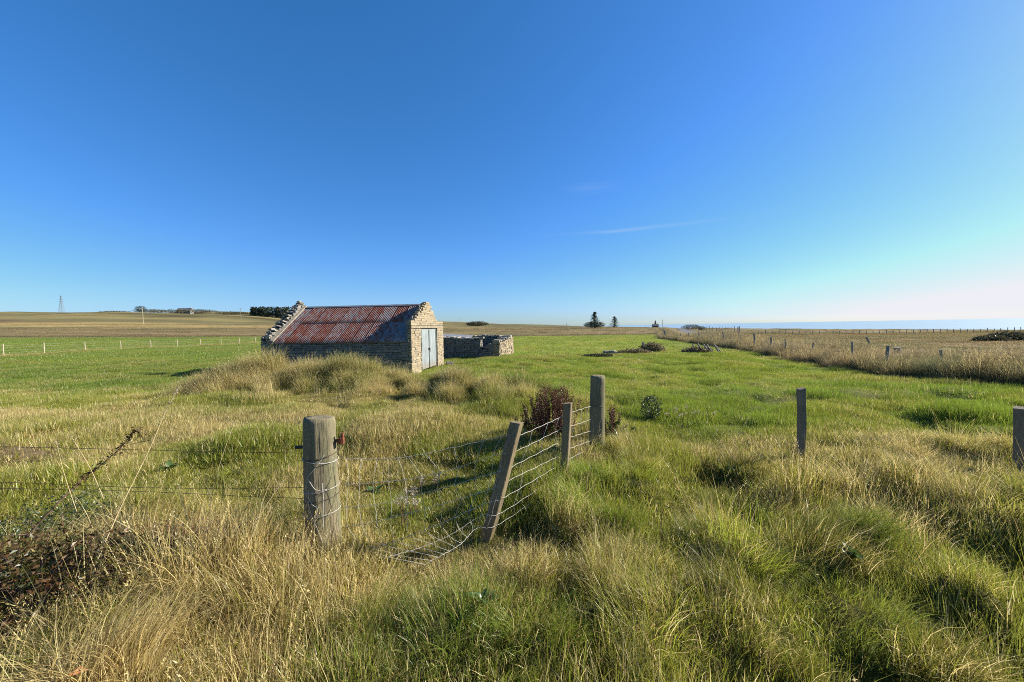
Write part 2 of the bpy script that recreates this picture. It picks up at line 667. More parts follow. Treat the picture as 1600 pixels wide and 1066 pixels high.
def wood_mat(name, a, b, dark, streak=(26, 26, 1.6), alg=None):
    m, t, o = new_mat(name)
    q = NT(t)
    v = q.mapping(streak)
    n1 = q.noise(1.6, 8, v, .7, .3)
    n2 = q.noise(5, 6, v, .7)
    big = q.noise(4.5, 4, q.mapping((1, 1, .6)))
    col = q.mix(q.range(n1, .3, .7), a, b)
    col = q.mix(q.range(n2, .56, .70), col, dark)
    col = q.mix(q.range(big, .5, .7, 0, .6), col, dark)
    if alg is not None:
        col = q.mix(q.range(q.noise(6, 5, q.mapping((1, 1, .5), loc=(3, 1, 0))), .45, .62, 0, .65), col, alg)
    q.princ(o, col, .88, .2, normal=q.bump(q.math('ADD', n1, q.math('MULTIPLY', n2, .6)), .9, .012))
    return m


def plain_mat(name, col, rough=.7, metal=0.0, var=.25, scale=20, spec=.3):
    m, t, o = new_mat(name)
    q = NT(t)
    n_ = q.noise(scale, 5, q.mapping((1, 1, 1)))
    c = q.mix(q.range(n_, .3, .7, 0, 1), tuple(x * (1 - var) for x in col), tuple(min(1, x * (1 + var)) for x in col))
    q.princ(o, c, rough, spec, metal, q.bump(n_, .25, .005))
    return m


M = {}
M['grass'] = grass_mat('grass_blades')
M['field'] = grass_mat('field_grass', .45, .025)
M['stone_lit'] = stone_mat('sunlit_stone', (.35, .275, .17), (.19, .16, .115), (.42, .365, .27), .35)  # warmer, paler stone for the sunlit walls: sunlight put into the colour
M['stone_grey'] = stone_mat('grey_rubble', (.20, .185, .165), (.11, .105, .10), (.29, .27, .23), .45)  # greyer, darker copy for the shaded walls; plain grey stone elsewhere
M['mortar'] = plain_mat('mortar', (.24, .205, .155), .95, 0, .3, 12)
M['mortar_dark'] = plain_mat('dark_core', (.07, .065, .058), .95, 0, .3, 12)
M['post'] = wood_mat('weathered_post', (.14, .115, .072), (.27, .225, .14), (.028, .023, .017), alg=(.12, .125, .065))
M['stake'] = wood_mat('sawn_stake', (.16, .125, .072), (.26, .205, .12), (.07, .055, .034))
M['stake_grey'] = wood_mat('grey_stake', (.15, .12, .085), (.24, .195, .14), (.07, .055, .04))
M['pale_wood'] = wood_mat('pale_post', (.36, .31, .21), (.44, .38, .27), (.22, .18, .13))
M['old_wood'] = wood_mat('old_grey_wood', (.20, .18, .15), (.32, .29, .25), (.08, .07, .06))
M['wire'] = plain_mat('galvanised_wire', (.48, .46, .42), .6, 0.0, .25, 60)
M['wire_rust'] = plain_mat('rusted_wire', (.09, .06, .045), .7, .3, .4, 60)
M['rust'] = plain_mat('rusted_iron', (.17, .055, .03), .85, .2, .5, 70)
M['iron'] = plain_mat('dark_iron', (.05, .045, .042), .6, .5, .3, 60)
M['bark'] = plain_mat('bark', (.10, .075, .055), .9, 0, .4, 20)
M['steel'] = plain_mat('pylon_steel', (.17, .19, .22), .6, .3, .1, 5)
M['stem_dry'] = plain_mat('dry_stem', (.42, .32, .17), .8, 0, .35, 30)
M['stem_brown'] = plain_mat('brown_stem', (.13, .075, .05), .8, 0, .4, 30)
M['fluff'] = flat_leaf_mat('seed_fluff', (.33, .27, .19), (.50, .44, .35), .4, .02)
M['dock'] = flat_leaf_mat('dock_seed', (.075, .030, .018), (.15, .06, .034), .3, .03)
M['bramble'] = flat_leaf_mat('bramble_leaf', (.022, .045, .010), (.13, .055, .026), .3, .02, 5.0)
M['heather'] = flat_leaf_mat('rusty_foliage', (.10, .045, .025), (.22, .12, .06), .3, .03)
M['conifer'] = flat_leaf_mat('conifer_needles', (.018, .032, .020), (.040, .058, .030), .15, .03, .6)
M['shrub'] = flat_leaf_mat('shrub_leaves', (.035, .055, .018), (.075, .095, .035), .25, .04, .8)
M['nettle'] = flat_leaf_mat('nettle_leaves', (.045, .085, .018), (.09, .14, .035), .3, .04, 5)
M['brown_shrub'] = flat_leaf_mat('brown_scrub', (.16, .13, .065), (.28, .22, .12), .25, .02, 2)
M['white'] = plain_mat('white_wall', (.30, .30, .29), .8, 0, .1, 3)
M['slate'] = plain_mat('roof_slate', (.17, .17, .18), .7, 0, .15, 3)
M['asphalt'] = plain_mat('asphalt', (.10, .10, .105), .9, 0, .2, 8)
M['bush_dark'] = flat_leaf_mat('dark_scrub', (.06, .065, .035), (.13, .115, .06), .2, .02, 1.5)


def roof_mat():
    m, t, o = new_mat('corrugated_iron')
    q = NT(t)
    oi = q.n('ObjectInfo')
    rl = q.n('SeparateColor')
    q.put(rl.inputs[0], oi.outputs['Color'])
    off = q.n('CombineXYZ')
    q.put(off.inputs[0], q.math('MULTIPLY', oi.outputs['Random'], 31.0))
    q.put(off.inputs[1], q.math('MULTIPLY', oi.outputs['Random'], 17.0))
    tc_ = q.n('TexCoord')
    va = q.n('VectorMath', operation='ADD')
    q.put(va.inputs[0], tc_.outputs['Object'])
    q.put(va.inputs[1], off.outputs[0])

    def mp(s):
        x = q.n('Mapping')
        q.put(x.inputs[0], va.outputs[0])
        x.inputs['Scale'].default_value = s
        return x.outputs[0]
    blot = q.noise(3.2, 6, mp((1.6, 1, 1)), .68)
    stre = q.noise(1.4, 6, mp((22, 1.8, 1)), .7)
    fine = q.noise(38, 4, mp((1.4, .6, 1)), .7)
    f = q.math('ADD', q.math('MULTIPLY', blot, .40), q.math('MULTIPLY', stre, .42))
    f = q.math('ADD', f, q.math('MULTIPLY', fine, .18))
    f = q.math('ADD', f, q.math('MULTIPLY', q.math('SUBTRACT', rl.outputs[0], .5), .20))
    redc = q.mix(q.range(fine, .35, .65), (.105, .030, .017), (.235, .066, .034))
    galv = q.mix(q.range(blot, .4, .7), (.20, .195, .19), (.46, .43, .39))
    galv = q.mix(q.range(stre, .52, .62, 0, .6), galv, (.22, .13, .09))
    red = q.range(f, .445, .54)
    col = q.mix(red, galv, redc)
    q.princ(o, col, q.mix(red, (.5, .5, .5), (.85, .85, .85)), .3, q.math('MULTIPLY', q.math('SUBTRACT', 1.0, red), .25), q.bump(fine, .2, .004))
    return m


M['roof'] = roof_mat()


def door_mat():
    m, t, o = new_mat('galvanised_door')
    q = NT(t)
    a = q.noise(2.4, 5, q.mapping((1, 3, .7)), .6)
    b = q.noise(9, 5, q.mapping((1, 4, .6)), .7)
    col = q.mix(q.range(a, .35, .65), (.17, .20, .21), (.28, .31, .32))
    col = q.mix(q.range(b, .55, .68, 0, .5), col, (.26, .28, .28))
    gz = q.n('SeparateXYZ')
    q.put(gz.inputs[0], q.mapping((1, 1, 1)))
    col = q.mix(q.range(q.math('ADD', gz.outputs[2], q.math('MULTIPLY', b, -.35)), .25, -.05, 0, .6), col, (.22, .17, .12))
    q.princ(o, col, .5, .35, .25, q.bump(a, .15, .02))
    return m


M['door'] = door_mat()


def ground_mat():
    m, t, o = new_mat('ground')
    q = NT(t)
    c = q.n('Attribute', attribute_type='GEOMETRY', attribute_name='tint').outputs['Color']
    v = q.mapping((1, 1, 1))
    n1 = q.noise(1.7, 8, v, .7)
    n2 = q.noise(14, 6, v, .7)
    n3 = q.noise(.06, 8, q.mapping((.35, 1, 1)), .7)
    f = q.math('ADD', q.math('MULTIPLY', n1, .5), q.math('MULTIPLY', n2, .5))
    col = q.mix(1.0, c, q.ramp(f, [(.3, (.55, .55, .55)), (.7, (1.35, 1.3, 1.2))]), 'MULTIPLY')
    col = q.mix(1.0, col, q.ramp(n3, [(.3, (.8, .75, .7)), (.7, (1.2, 1.2, 1.2))]), 'MULTIPLY')
    q.princ(o, col, .95, .1, normal=q.bump(f, 1.0, .12))
    return m


M['ground'] = ground_mat()


def sea_mat():
    m, t, o = new_mat('sea_water')
    q = NT(t)
    n1 = q.noise(.05, 8, q.mapping((.5, 1, 1)), .7)
    n2 = q.noise(.0022, 4, q.mapping((.3, 1, 1)), .6)
    col = q.mix(q.range(n2, .35, .65), (.22, .30, .37), (.27, .35, .42))
    q.princ(o, col, .35, .5, normal=q.bump(n1, .3, 1.2))
    return m


M['sea'] = sea_mat()

# ------------------------------------------------------------------ ground sheet, road, sea
xs = np.concatenate([-np.geomspace(2400, 16, 70), np.linspace(-15.8, 19.8, 300), np.geomspace(20, 2400, 80)])
ys = np.concatenate([np.linspace(-25, 0, 26)[:-1], np.linspace(0, 15, 170)[:-1], np.geomspace(15, 100, 120)[:-1], np.geomspace(100, 1600, 130)])
X, Yg = np.meshgrid(xs, ys)
Z = height(X, Yg)
nx, ny = len(xs), len(ys)
V = np.stack([X.ravel(), Yg.ravel(), Z.ravel()], 1)
ii = (np.arange(ny - 1)[:, None] * nx + np.arange(nx - 1)[None, :]).ravel()
F = np.stack([ii, ii + 1, ii + nx + 1, ii + nx], 1)
gc, gs = zone(X.ravel(), Yg.ravel())
yy = Yg.ravel()
xx = X.ravel()
soil = np.array([.048, .038, .022])
mixc = gc * (1 - gs[:, None] * .55) + STRAW * .8 * gs[:, None] * .55
cover = sstep(yy, 30, 90)[:, None]
e_ = xx - rx(yy)
mixc = mixc * (1 - .0 * cover)
near_s = (1 - sstep(yy, 6, 12))[:, None] * .65
mixc = mixc * (1 - near_s) + soil * near_s
bare = np.maximum(np.exp(-(((xx + 7.3) / 1.0) ** 2 + ((yy - 5.45) / .35) ** 2) ** 2), .8 * np.exp(-(((xx + 3.2) / .9) ** 2 + ((yy - 6.4) / .28) ** 2) ** 2))[:, None]
mixc = mixc * (1 - bare) + np.array([.17, .125, .085]) * bare
g = link('ground', mesh_np('ground', V, F, M['ground'], True, {'tint': mixc}))
tag(g, kind='structure')

mb = MB()
py_ = list(np.linspace(-10, 56, 34)) + list(np.linspace(60, 240, 46))
vs, fs = [], []
for i, y in enumerate(py_):
    for k, ex in enumerate((6.0, 9.8)):
        x = float(rx(y)) + ex * (1 + max(0, y - 60) * .004)
        xm = float(rx(y)) + 7.9 * (1 + max(0, y - 60) * .004)
        vs.append((x, y, max(H(xm, y), H(x, y)) + .03))
    if i:
        b = 2 * i
        fs.append((b - 2, b - 1, b + 1, b))
mb.add(vs, fs)
tag(mb.build('road', M['asphalt'], smooth=True), kind='structure')

sea_me = mesh_np('sea', [(-2000, 250, -28), (90000, 250, -28), (90000, 90000, -28), (-2000, 90000, -28)], [(0, 1, 2, 3)], M['sea'])
tag(link('sea', sea_me), kind='structure')


# ------------------------------------------------------------------ grass
PROT = bpy.data.collections.new('grass_tufts')   # source tufts, instanced only


def blades(n, r, h, wd, tilt, spread=pi, curve=(.5, 1.3), segs=4, heads=0.0, radial=False, wtaper=1.0):
    """one tuft: n bent tapering blades; returns V,F,rnd,tip"""
    rr = r * np.sqrt(RNG.random(n))
    aa = RNG.random(n) * 2 * pi
    bx, by = rr * np.cos(aa), rr * np.sin(aa)
    if radial:
        phi = aa + RNG.normal(0, .7, n)
    else:
        phi = RNG.normal(0, 1, n) * spread
    hh = RNG.uniform(h[0], h[1], n) * (1 - .25 * (rr / r))
    th0 = np.abs(RNG.normal(tilt, tilt * .5 + .08, n))
    cv = RNG.uniform(curve[0], curve[1], n)
    ww = wd * RNG.uniform(.6, 1.3, n)
    phiw = phi + pi / 2 + RNG.normal(0, .9, n)
    px_, py2, pz = bx.copy(), by.copy(), np.full(n, -.03)
    rnd = RNG.random(n)
    Vs, rn, tp = [], [], []
    for s in range(segs + 1):
        t = s / segs
        wv = ww * (1 - t ** 1.6 * wtaper) * .5 + ww * .02
        Vs.append(np.stack([px_ - np.cos(phiw) * wv, py2 - np.sin(phiw) * wv, pz], 1))
        Vs.append(np.stack([px_ + np.cos(phiw) * wv, py2 + np.sin(phiw) * wv, pz], 1))
        rn += [rnd, rnd]
        tp += [np.full(n, t)] * 2
        th = th0 + cv * t ** 1.5
        st = (hh + .03) / segs
        px_ = px_ + np.sin(th) * np.cos(phi) * st
        py2 = py2 + np.sin(th) * np.sin(phi) * st
        pz = pz + np.cos(th) * st
    V = np.stack(Vs, 1)            # n, 2(segs+1), 3
    k = 2 * (segs + 1)
    base = np.arange(n)[:, None] * k
    F = []
    for s in range(segs):
        F.append(np.stack([base[:, 0] + 2 * s, base[:, 0] + 2 * s + 1, base[:, 0] + 2 * s + 3, base[:, 0] + 2 * s + 2], 1))
    F = np.concatenate(F, 0)
    V = V.reshape(-1, 3)
    rn = np.stack(rn, 1).ravel()
    tp = np.stack(tp, 1).ravel()
    if heads > 0:
        # seed heads: little crossed spikelets round the last part of the stalk
        idx = np.where(RNG.random(n) < heads)[0]
        HV, HF, HR = [], [], []
        b0 = len(V)
        Vr = V.reshape(n, k, 3)
        for i in idx:
            top = Vr[i, -1]
            pre = Vr[i, -3]
            d = (top - pre)
            d = d / (np.linalg.norm(d) + 1e-6)
            L_ = RNG.uniform(.05, .11)
            for j in range(7):
                c = top - d * L_ * j / 7
                a = RNG.random() * 2 * pi
                o_ = np.array([math.cos(a), math.sin(a), RNG.uniform(.2, .9)])
                o_ = o_ / np.linalg.norm(o_)
                s_ = np.cross(d, o_)
                ln = RNG.uniform(.008, .018)
                HV += [c, c + o_ * ln * .5 + s_ * .0022, c + o_ * ln + d * ln * .6, c + o_ * ln * .5 - s_ * .0022]
                q_ = b0 + len(HV) - 4
                HF.append((q_, q_ + 1, q_ + 2, q_ + 3))
                HR += [rnd[i]] * 4
        if HV:
            V = np.concatenate([V, np.array(HV)], 0)
            F = np.concatenate([F, np.array(HF)], 0)
            rn = np.concatenate([rn, HR])
            tp = np.concatenate([tp, np.full(len(HR), .7)])
    return V, F, rn, tp


def proto(prefix, i, mat, *a, **k):
    V, F, rn, tp = blades(*a, **k)
    me = mesh_np(prefix, V, F, mat, False, {'rnd': rn, 'tip': tp})
    o = bpy.data.objects.new('%s_%02d' % (prefix, i), me)
    return o


def collection(name, objs):
    c = bpy.data.collections.new(name)
    for o in objs:
        c.objects.link(o)
    return c


def scatter(name, coll, P, rz, tilt, scl, idx, tint, straw):
    n = len(P)
    me = bpy.data.meshes.new(name)
    me.vertices.add(n)
    me.vertices.foreach_set('co', np.asarray(P, np.float32).ravel())
    rot = np.stack([tilt[0], tilt[1], rz], 1).astype(np.float32)
    a = me.attributes.new('rot', 'FLOAT_VECTOR', 'POINT')
    a.data.foreach_set('vector', rot.ravel())
    a = me.attributes.new('scl', 'FLOAT_VECTOR', 'POINT')
    a.data.foreach_set('vector', np.asarray(scl, np.float32).ravel())
    a = me.attributes.new('idx', 'INT', 'POINT')
    a.data.foreach_set('value', np.asarray(idx, np.int32))
    a = me.attributes.new('tint', 'FLOAT_COLOR', 'POINT')
    a.data.foreach_set('color', np.concatenate([tint, np.ones((n, 1))], 1).astype(np.float32).ravel())
    a = me.attributes.new('straw', 'FLOAT', 'POINT')
    a.data.foreach_set('value', np.asarray(straw, np.float32))
    o = link(name, me)
    ng = bpy.data.node_groups.new(name, 'GeometryNodeTree')
    ng.interface.new_socket('Geometry', in_out='INPUT', socket_type='NodeSocketGeometry')
    ng.interface.new_socket('Geometry', in_out='OUTPUT', socket_type='NodeSocketGeometry')
    gi = ng.nodes.new('NodeGroupInput')
    go = ng.nodes.new('NodeGroupOutput')
    ip = ng.nodes.new('GeometryNodeInstanceOnPoints')
    ci = ng.nodes.new('GeometryNodeCollectionInfo')
    ci.inputs['Collection'].default_value = coll
    ci.inputs['Separate Children'].default_value = True
    ci.inputs['Reset Children'].default_value = True

    def attr(nm, dt):
        x = ng.nodes.new('GeometryNodeInputNamedAttribute')
        x.data_type = dt
        x.inputs['Name'].default_value = nm
        return next(s for s in x.outputs if s.enabled and s.name == 'Attribute')
    ng.links.new(gi.outputs[0], ip.inputs['Points'])
    ng.links.new(ci.outputs[0], ip.inputs['Instance'])
    ip.inputs['Pick Instance'].default_value = True
    ng.links.new(attr('idx', 'INT'), ip.inputs['Instance Index'])
    er = ng.nodes.new('FunctionNodeEulerToRotation')
    ng.links.new(attr('rot', 'FLOAT_VECTOR'), er.inputs[0])
    ng.links.new(er.outputs[0], ip.inputs['Rotation'])
    ng.links.new(attr('scl', 'FLOAT_VECTOR'), ip.inputs['Scale'])
    ng.links.new(ip.outputs[0], go.inputs[0])
    md = o.modifiers.new('tufts', 'NODES')
    md.node_group = ng
    return o


def pts(n, y0, y1, umax=1.5, side=2.5, x0=None, x1=None, behind=False):
    """random places inside the strip of land the camera can see (with a margin)"""
    y = np.sqrt(RNG.random(n) * (y1 ** 2 - y0 ** 2) + y0 ** 2)
    x = RNG.uniform(-1, 1, n) * (umax * y + side)
    if x0 is not None:
        k = (x > x0) & (x < x1)
        x, y = x[k], y[k]
    return x, y


def shed_clear(x, y, m=0.0):
    """mask: outside the shed and the pen"""
    c, s = math.cos(R(6)), math.sin(R(6))
    dx, dy = x - SHED[0], y - SHED[1]
    lx = dx * c - dy * s
    ly = dx * s + dy * c
    a = ~((lx > -7.3 - m) & (lx < .05 + m) & (ly > -.05 - m) & (ly < 5.0 + m))
    return a


SHED = (-4.49, 16.5)

mg = M['grass']
# long grass of the rough ground
fine = [proto('mixed', i, mg, 150, .17, (.10, .26), .0034, .3, radial=True, curve=(.3, 1.5), segs=4) for i in range(4)]
fine += [proto('swept', i + 4, mg, 150, .13, (.18, .42), .0033, .35, spread=.55, curve=(.7, 1.9), segs=5) for i in range(4)]
fine += [proto('tall', i + 8, mg, 60, .15, (.26, .54), .0032, .15, radial=True, curve=(.1, 1.1), segs=5, heads=.35) for i in range(4)]
fine += [proto('thatch', i + 12, mg, 140, .24, (.07, .24), .0034, 1.0, spread=1.2, curve=(.1, 1.0), segs=4) for i in range(3)]
C_long = collection('long_tufts', sorted(fine, key=lambda o: o.name))
LN = sorted([o.name for o in fine])
ID = {k: [i for i, nme in enumerate(LN) if nme.startswith(k)] for k in ('mixed', 'swept', 'tall', 'thatch')}


def choose(kind):
    out_ = np.zeros(len(kind), int)
    keys = ['mixed', 'swept', 'tall', 'thatch']
    for j, kname in enumerate(keys):
        m_ = kind == j
        out_[m_] = RNG.choice(ID[kname], m_.sum())
    return out_


def long_layer(name, label, x, y, pk, scale, lean_az, lean_n=.6, straw_add=0.0, zs=None):
    z = height(x, y)
    n = len(x)
    kind = np.array([RNG.choice(4, p=p_) for p_ in pk]) if isinstance(pk, np.ndarray) else RNG.choice(4, n, p=pk)
    c, s = zone(x, y)
    h1, h2 = tuss_id(x, y)
    s = np.clip(s + straw_add + (h1 - .5) * .55 + RNG.normal(0, .07, n), .02, 1)
    c = c * RNG.uniform(.8, 1.2, (n, 1)) * (.68 + .64 * h2)[:, None] * np.stack([.85 + .3 * h1, np.ones(n), np.ones(n)], 1)
    rz = lean_az + RNG.normal(0, lean_n, n)
    rz = np.where((kind == 0) | (kind == 2), RNG.uniform(0, 2 * pi, n), rz)
    sc_ = scale * RNG.uniform(.75, 1.25, n)
    S = np.stack([sc_, sc_, sc_ * RNG.uniform(.8, 1.15, n)], 1)
    o = scatter(name, C_long, np.stack([x, y, z], 1), rz, (RNG.normal(0, .12, n), RNG.normal(0, .12, n)), S, choose(kind), c, s)
    tag(o, label, 'grass', kind='stuff')
    return o


# 1. rough ground near the camera, 1 m to 8 m
x, y = pts(11000, .9, 8.6, 1.45, 1.6)
k = (y < 4.05 + .9 * fbm(x / 1.5, y / 1.5, 91, 2) + np.where(x < -.5, 3.4, 0) + np.where((x > -.5) & (x < 1.5), 1.5, 0))
midl = (y > 3.7 + .6 * fbm(x, y, 93, 2)) & (x < .3)
k &= ~(midl & (RNG.random(len(x)) > .03 + .8 * (fbm(x * .8, y * .8, 95, 2) > .60))) & (y > .85)
keepd = RNG.random(len(x)) < np.interp(y, [1, 3, 5, 8], [1, .9, .75, .6])
# thin out where the ground is short or bare
cl_ = np.exp(-(((x + 3.5) / 3.5) ** 2 + ((y - 6.3) / .8) ** 2) ** 2)
short = (cl_ > .4) & (RNG.random(len(x)) < .85)
# clear round the camera itself
k &= keepd & ~short & (np.hypot(x, y) > 1.0)
x, y = x[k], y[k]
clump = fbm(x * 1.6, y * 1.6, 101, 3)
size = .50 + 1.0 * sstep(clump, .35, .68)
dome, dang, drnd = tuss(x, y)
nearz = (1 - sstep(y, 4.6, 5.4))
size = .62 + .35 * drnd + .45 * (clump - .5)
size = size * (1 - nearz) + nearz * (size * (.30 + .85 * dome ** .5))
size *= 1 + .25 * (x < -.3) * (y < 2.5)
size *= 1 - .45 * (x > -1.7) * (x < .05) * (y > 2.15)
size *= 1 - .25 * (x > 1.8) * (y > 3.7)
size *= 1 + .35 * np.exp(-(((x - .3) / .4) ** 2 + ((y - 2.95) / .4) ** 2))
netk = (x > -1.5) & (x < -.12 + .30 * np.maximum(0, y - 3)) & (y > 2.72) & (RNG.random(len(x)) < .9)
x, y, clump, size, dome, dang, drnd, nearz = [q_[~netk] for q_ in (x, y, clump, size, dome, dang, drnd, nearz)]
hol = (RNG.random(len(x)) > .12 + 1.7 * dome) & (nearz > .5)
x, y, clump, size, dome, dang, drnd = [q_[~hol] for q_ in (x, y, clump, size, dome, dang, drnd)]
size *= np.interp(y, [1, 2.5, 5, 8], [.80, 1.0, .95, .85])
back = sstep(y, 3.4, 5.0) * (1 - sstep(x, .3, 1.2))
size *= (1 - .45 * back)
back2 = sstep(y, 3.3, 4.2) * (1 - sstep(x, -.2, .6))
size *= (1 - .38 * back2)
gz_, st_ = zone(x, y)
back2 = sstep(y, 3.3, 4.2) * (1 - sstep(x, -.2, .6))
pk = np.stack([.38 - .2 * st_ + .3 * back2, (.30 + .05 * st_) * (1 - .6 * back2) + .25 * (y < 4.4), (.08 + .15 * st_) * (1 - .8 * back2), .24 + 0 * st_], 1)
pk /= pk.sum(1, keepdims=True)
lean = np.where(x > .8, R(-35), np.where(x < -.3, R(35), R(10))) + (fbm(x / 1.2, y / 1.2, 111, 2) - .5) * 3.0
lv_ = np.stack([np.cos(lean) * .55 + np.cos(dang) * .9, np.sin(lean) * .55 + np.sin(dang) * .9])
lean = np.arctan2(lv_[1], lv_[0])
long_layer('rough_grass', 'long mixed green and straw coloured grass over the rough ground before and around the wire fence', x, y, pk, size, lean)

n = 45
x = RNG.normal(-1.75, .50, n)
y = RNG.normal(2.05, .42, n)
k = (y > 1.2) & (y < 2.75) & (x > -2.9) & (x < -.6) & (np.hypot(x, y) > 1.3)
x, y = x[k], y[k]
pk = np.tile(np.array([[.0, .15, .85, .0]]), (len(x), 1))
long_layer('tall_straw', 'tall wispy dead straw stalks in front of the thick post at left', x, y, pk, RNG.uniform(.8, 1.25, len(x)), RNG.normal(.4, .6, len(x)), .8, .45)

# 2. the mound in front of the shed
n = 4200
x = RNG.uniform(-9.6, 1.4, n)
cx = np.clip(x, -8.3, 0)
y = np.interp(cx, MXK, MYK) + RNG.normal(0, .70, n)
k = shed_clear(x, y, .05)
x, y = x[k], y[k]
md_ = tuss(x, y, .85, 500)[0]
km = RNG.random(len(x)) < .35 + 1.2 * md_
x, y, md_ = x[km], y[km], md_[km]
size = (.50 + .75 * md_ ** .7) * (.8 + .4 * fbm(x * 1.3, y * 1.3, 121, 2)) * np.interp(x, [-9.6, -8, -5, -3, -1.5, 1.4], [.8, 1.2, 1.05, .72, .85, .7])
pk = np.tile(np.array([[.2, .25, .45, .10]]), (len(x), 1))
long_layer('mound_grass', 'tall dry straw and green grass growing over the mound in front of the stone shed', x, y, pk, size, np.full(len(x), R(200)), .9)

# 3. tall rank grass of the roadside verge
n = 15000
y = np.exp(RNG.uniform(math.log(1.5), math.log(150), n))
ex = RNG.uniform(-.35, 6.2, n) ** 1.0
ex = np.where(RNG.random(n) < .35, RNG.uniform(-.35, 1.0, n), ex)
kv = ((ex < .7) | (RNG.random(n) < .15 + 1.3 * sstep(fbm(ex / 1.1, y / 1.6, 201, 3), .42, .6))) & ~((y > 50) & (ex > 2.2))
ex, y = ex[kv], y[kv]
x = rx(y) + ex * (1 + np.maximum(0, y - 60) * .004)
size = np.where(ex < 1.6, 1.35, 1.2) * (.70 + .95 * fbm(x, y, 131, 2)) * (1 + .12 * sstep(y, 20, 60)) * (1 - .25 * sstep(ex, 2.5, 5))
pk = np.tile(np.array([[.25, .15, .5, .10]]), (len(x), 1))
o = long_layer('verge_grass', 'tall rank brown and straw grass along the roadside fence at right', x, y, pk, size, np.full(len(x), R(180)), 1.0, -.02)

# 4. short pasture grass
mf = M['field']
short = [proto('sward', i, mf, 230, .34, (.025, .072), .0042, .45, radial=False, spread=2.0, curve=(.2, 1.0), segs=2) for i in range(5)]
C_short = collection('pasture_tufts', short)
x, y = pts(21000, 0, 26, 1.5, 3.0)
xa, ya = pts(9000, .7, 8, 1.5, 1.5)
x, y = np.concatenate([x, xa]), np.concatenate([y, ya])
k = shed_clear(x, y, -.2) & (x - rx(y) < .1) & (y > .7) & (np.hypot(x, y) > .9)
x, y = x[k], y[k]
c, s = zone(x, y)
n = len(x)
cn = fbm(x * 1.3, y * 1.3, 11, 3)
cn = np.where(x > 0, .5 * cn + .5 * vnoise(x * 2.1, y * 2.1, 401), cn)
bz = np.maximum(np.exp(-(((x + 7.3) / 1.0) ** 2 + ((y - 5.45) / .35) ** 2) ** 2), .8 * np.exp(-(((x + 3.2) / .9) ** 2 + ((y - 6.4) / .28) ** 2) ** 2))
dm_ = tuss(x, y)[0]
gapk = (y < 4.3) & ((x > .1) | (y < 3.2)) & (dm_ < .25) & (RNG.random(n) < .8)
kk = (RNG.random(n) > bz * .95) & ~gapk
x, y, c, s, cn = x[kk], y[kk], c[kk], s[kk], cn[kk]
n = len(x)
sz = (.65 + 1.1 * sstep(cn, .38, .66)) * RNG.uniform(.8, 1.2, n) * np.where((x < .5) & (y > 3.5) & (y < 9), .95, 1.0)
S = np.stack([np.clip(sz, .9, 1.15), np.clip(sz, .9, 1.15), sz * 1.15], 1)
c = c * RNG.uniform(.8, 1.25, (n, 1))
o = scatter('pasture_grass', C_short, np.stack([x, y, height(x, y)], 1), RNG.uniform(0, 2 * pi, n), (RNG.normal(0, .05, n),) * 2, S, RNG.integers(0, 5, n), c, np.clip(s + RNG.normal(0, .06, n), 0, 1))
tag(o, 'short bright green grazed grass of the pasture field around the stone shed', 'grass', kind='stuff')

wide = [proto('sward_far', i, mf, 260, 1.3, (.04, .11), .015, .4, spread=2.0, curve=(.2, .9), segs=2) for i in range(4)]
C_wide = collection('far_pasture_tufts', wide)
x, y = pts(9000, 22, 90, 1.5, 3.0)
k = shed_clear(x, y, 1.2) & (x - rx(y) < -.6)
x, y = x[k], y[k]
c, s = zone(x, y)
n = len(x)
sz = RNG.uniform(.7, 1.2, n)
o = scatter('far_pasture_grass', C_wide, np.stack([x, y, height(x, y)], 1), RNG.uniform(0, 2 * pi, n), (np.zeros(n),) * 2, np.stack([sz, sz, sz], 1), RNG.integers(0, 4, n), c * RNG.uniform(.9, 1.1, (n, 1)), s * .8)
tag(o, 'short green grass of the far half of the pasture beyond the shed', 'grass', kind='stuff')

# 5. tan moor grass: beyond the pasture and right of the road
moor = [proto('moor', i, mf, 220, 1.5, (.16, .42), .024, .25, spread=2.0, curve=(.2, .9), segs=2) for i in range(4)]
C_moor = collection('moor_tufts', moor)
x, y = pts(5500, 85, 260, 1.5, 10)
kq = RNG.random(len(x)) < .25 + 1.1 * sstep(fbm(x / 14, y / 6, 181, 3), .42, .6)
x, y = x[kq], y[kq]
k = ~((x - rx(y) > -1) & (x - rx(y) < 12))
x, y = x[k], y[k]
x2 = RNG.uniform(0, 1, 9000)
y2 = 4 + 110 * RNG.random(9000) ** 1.3
e2 = 10.6 + x2 * (1.55 * y2 + 6)
x2 = rx(y2) + e2
k2 = (x2 < 1.6 * y2 + 14)
x = np.concatenate([x, x2[k2]])
y = np.concatenate([y, y2[k2]])
c, s = zone(x, y)
n = len(x)
sz = RNG.uniform(.5, 1.1, n) * np.interp(y, [0, 20, 60, 200], [.35, .5, .85, 1.5])
o = scatter('moor_grass', C_moor, np.stack([x, y, height(x, y)], 1), RNG.uniform(0, 2 * pi, n), (np.zeros(n),) * 2, np.stack([sz, sz, sz * .7], 1), RNG.integers(0, 4, n), c * RNG.uniform(.85, 1.15, (n, 1)) * (.7 + .6 * fbm(x / 5, y / 3, 191, 3))[:, None], s * .55)
tag(o, 'tan rough moorland grass beyond the pasture and across the road', 'grass', kind='stuff')

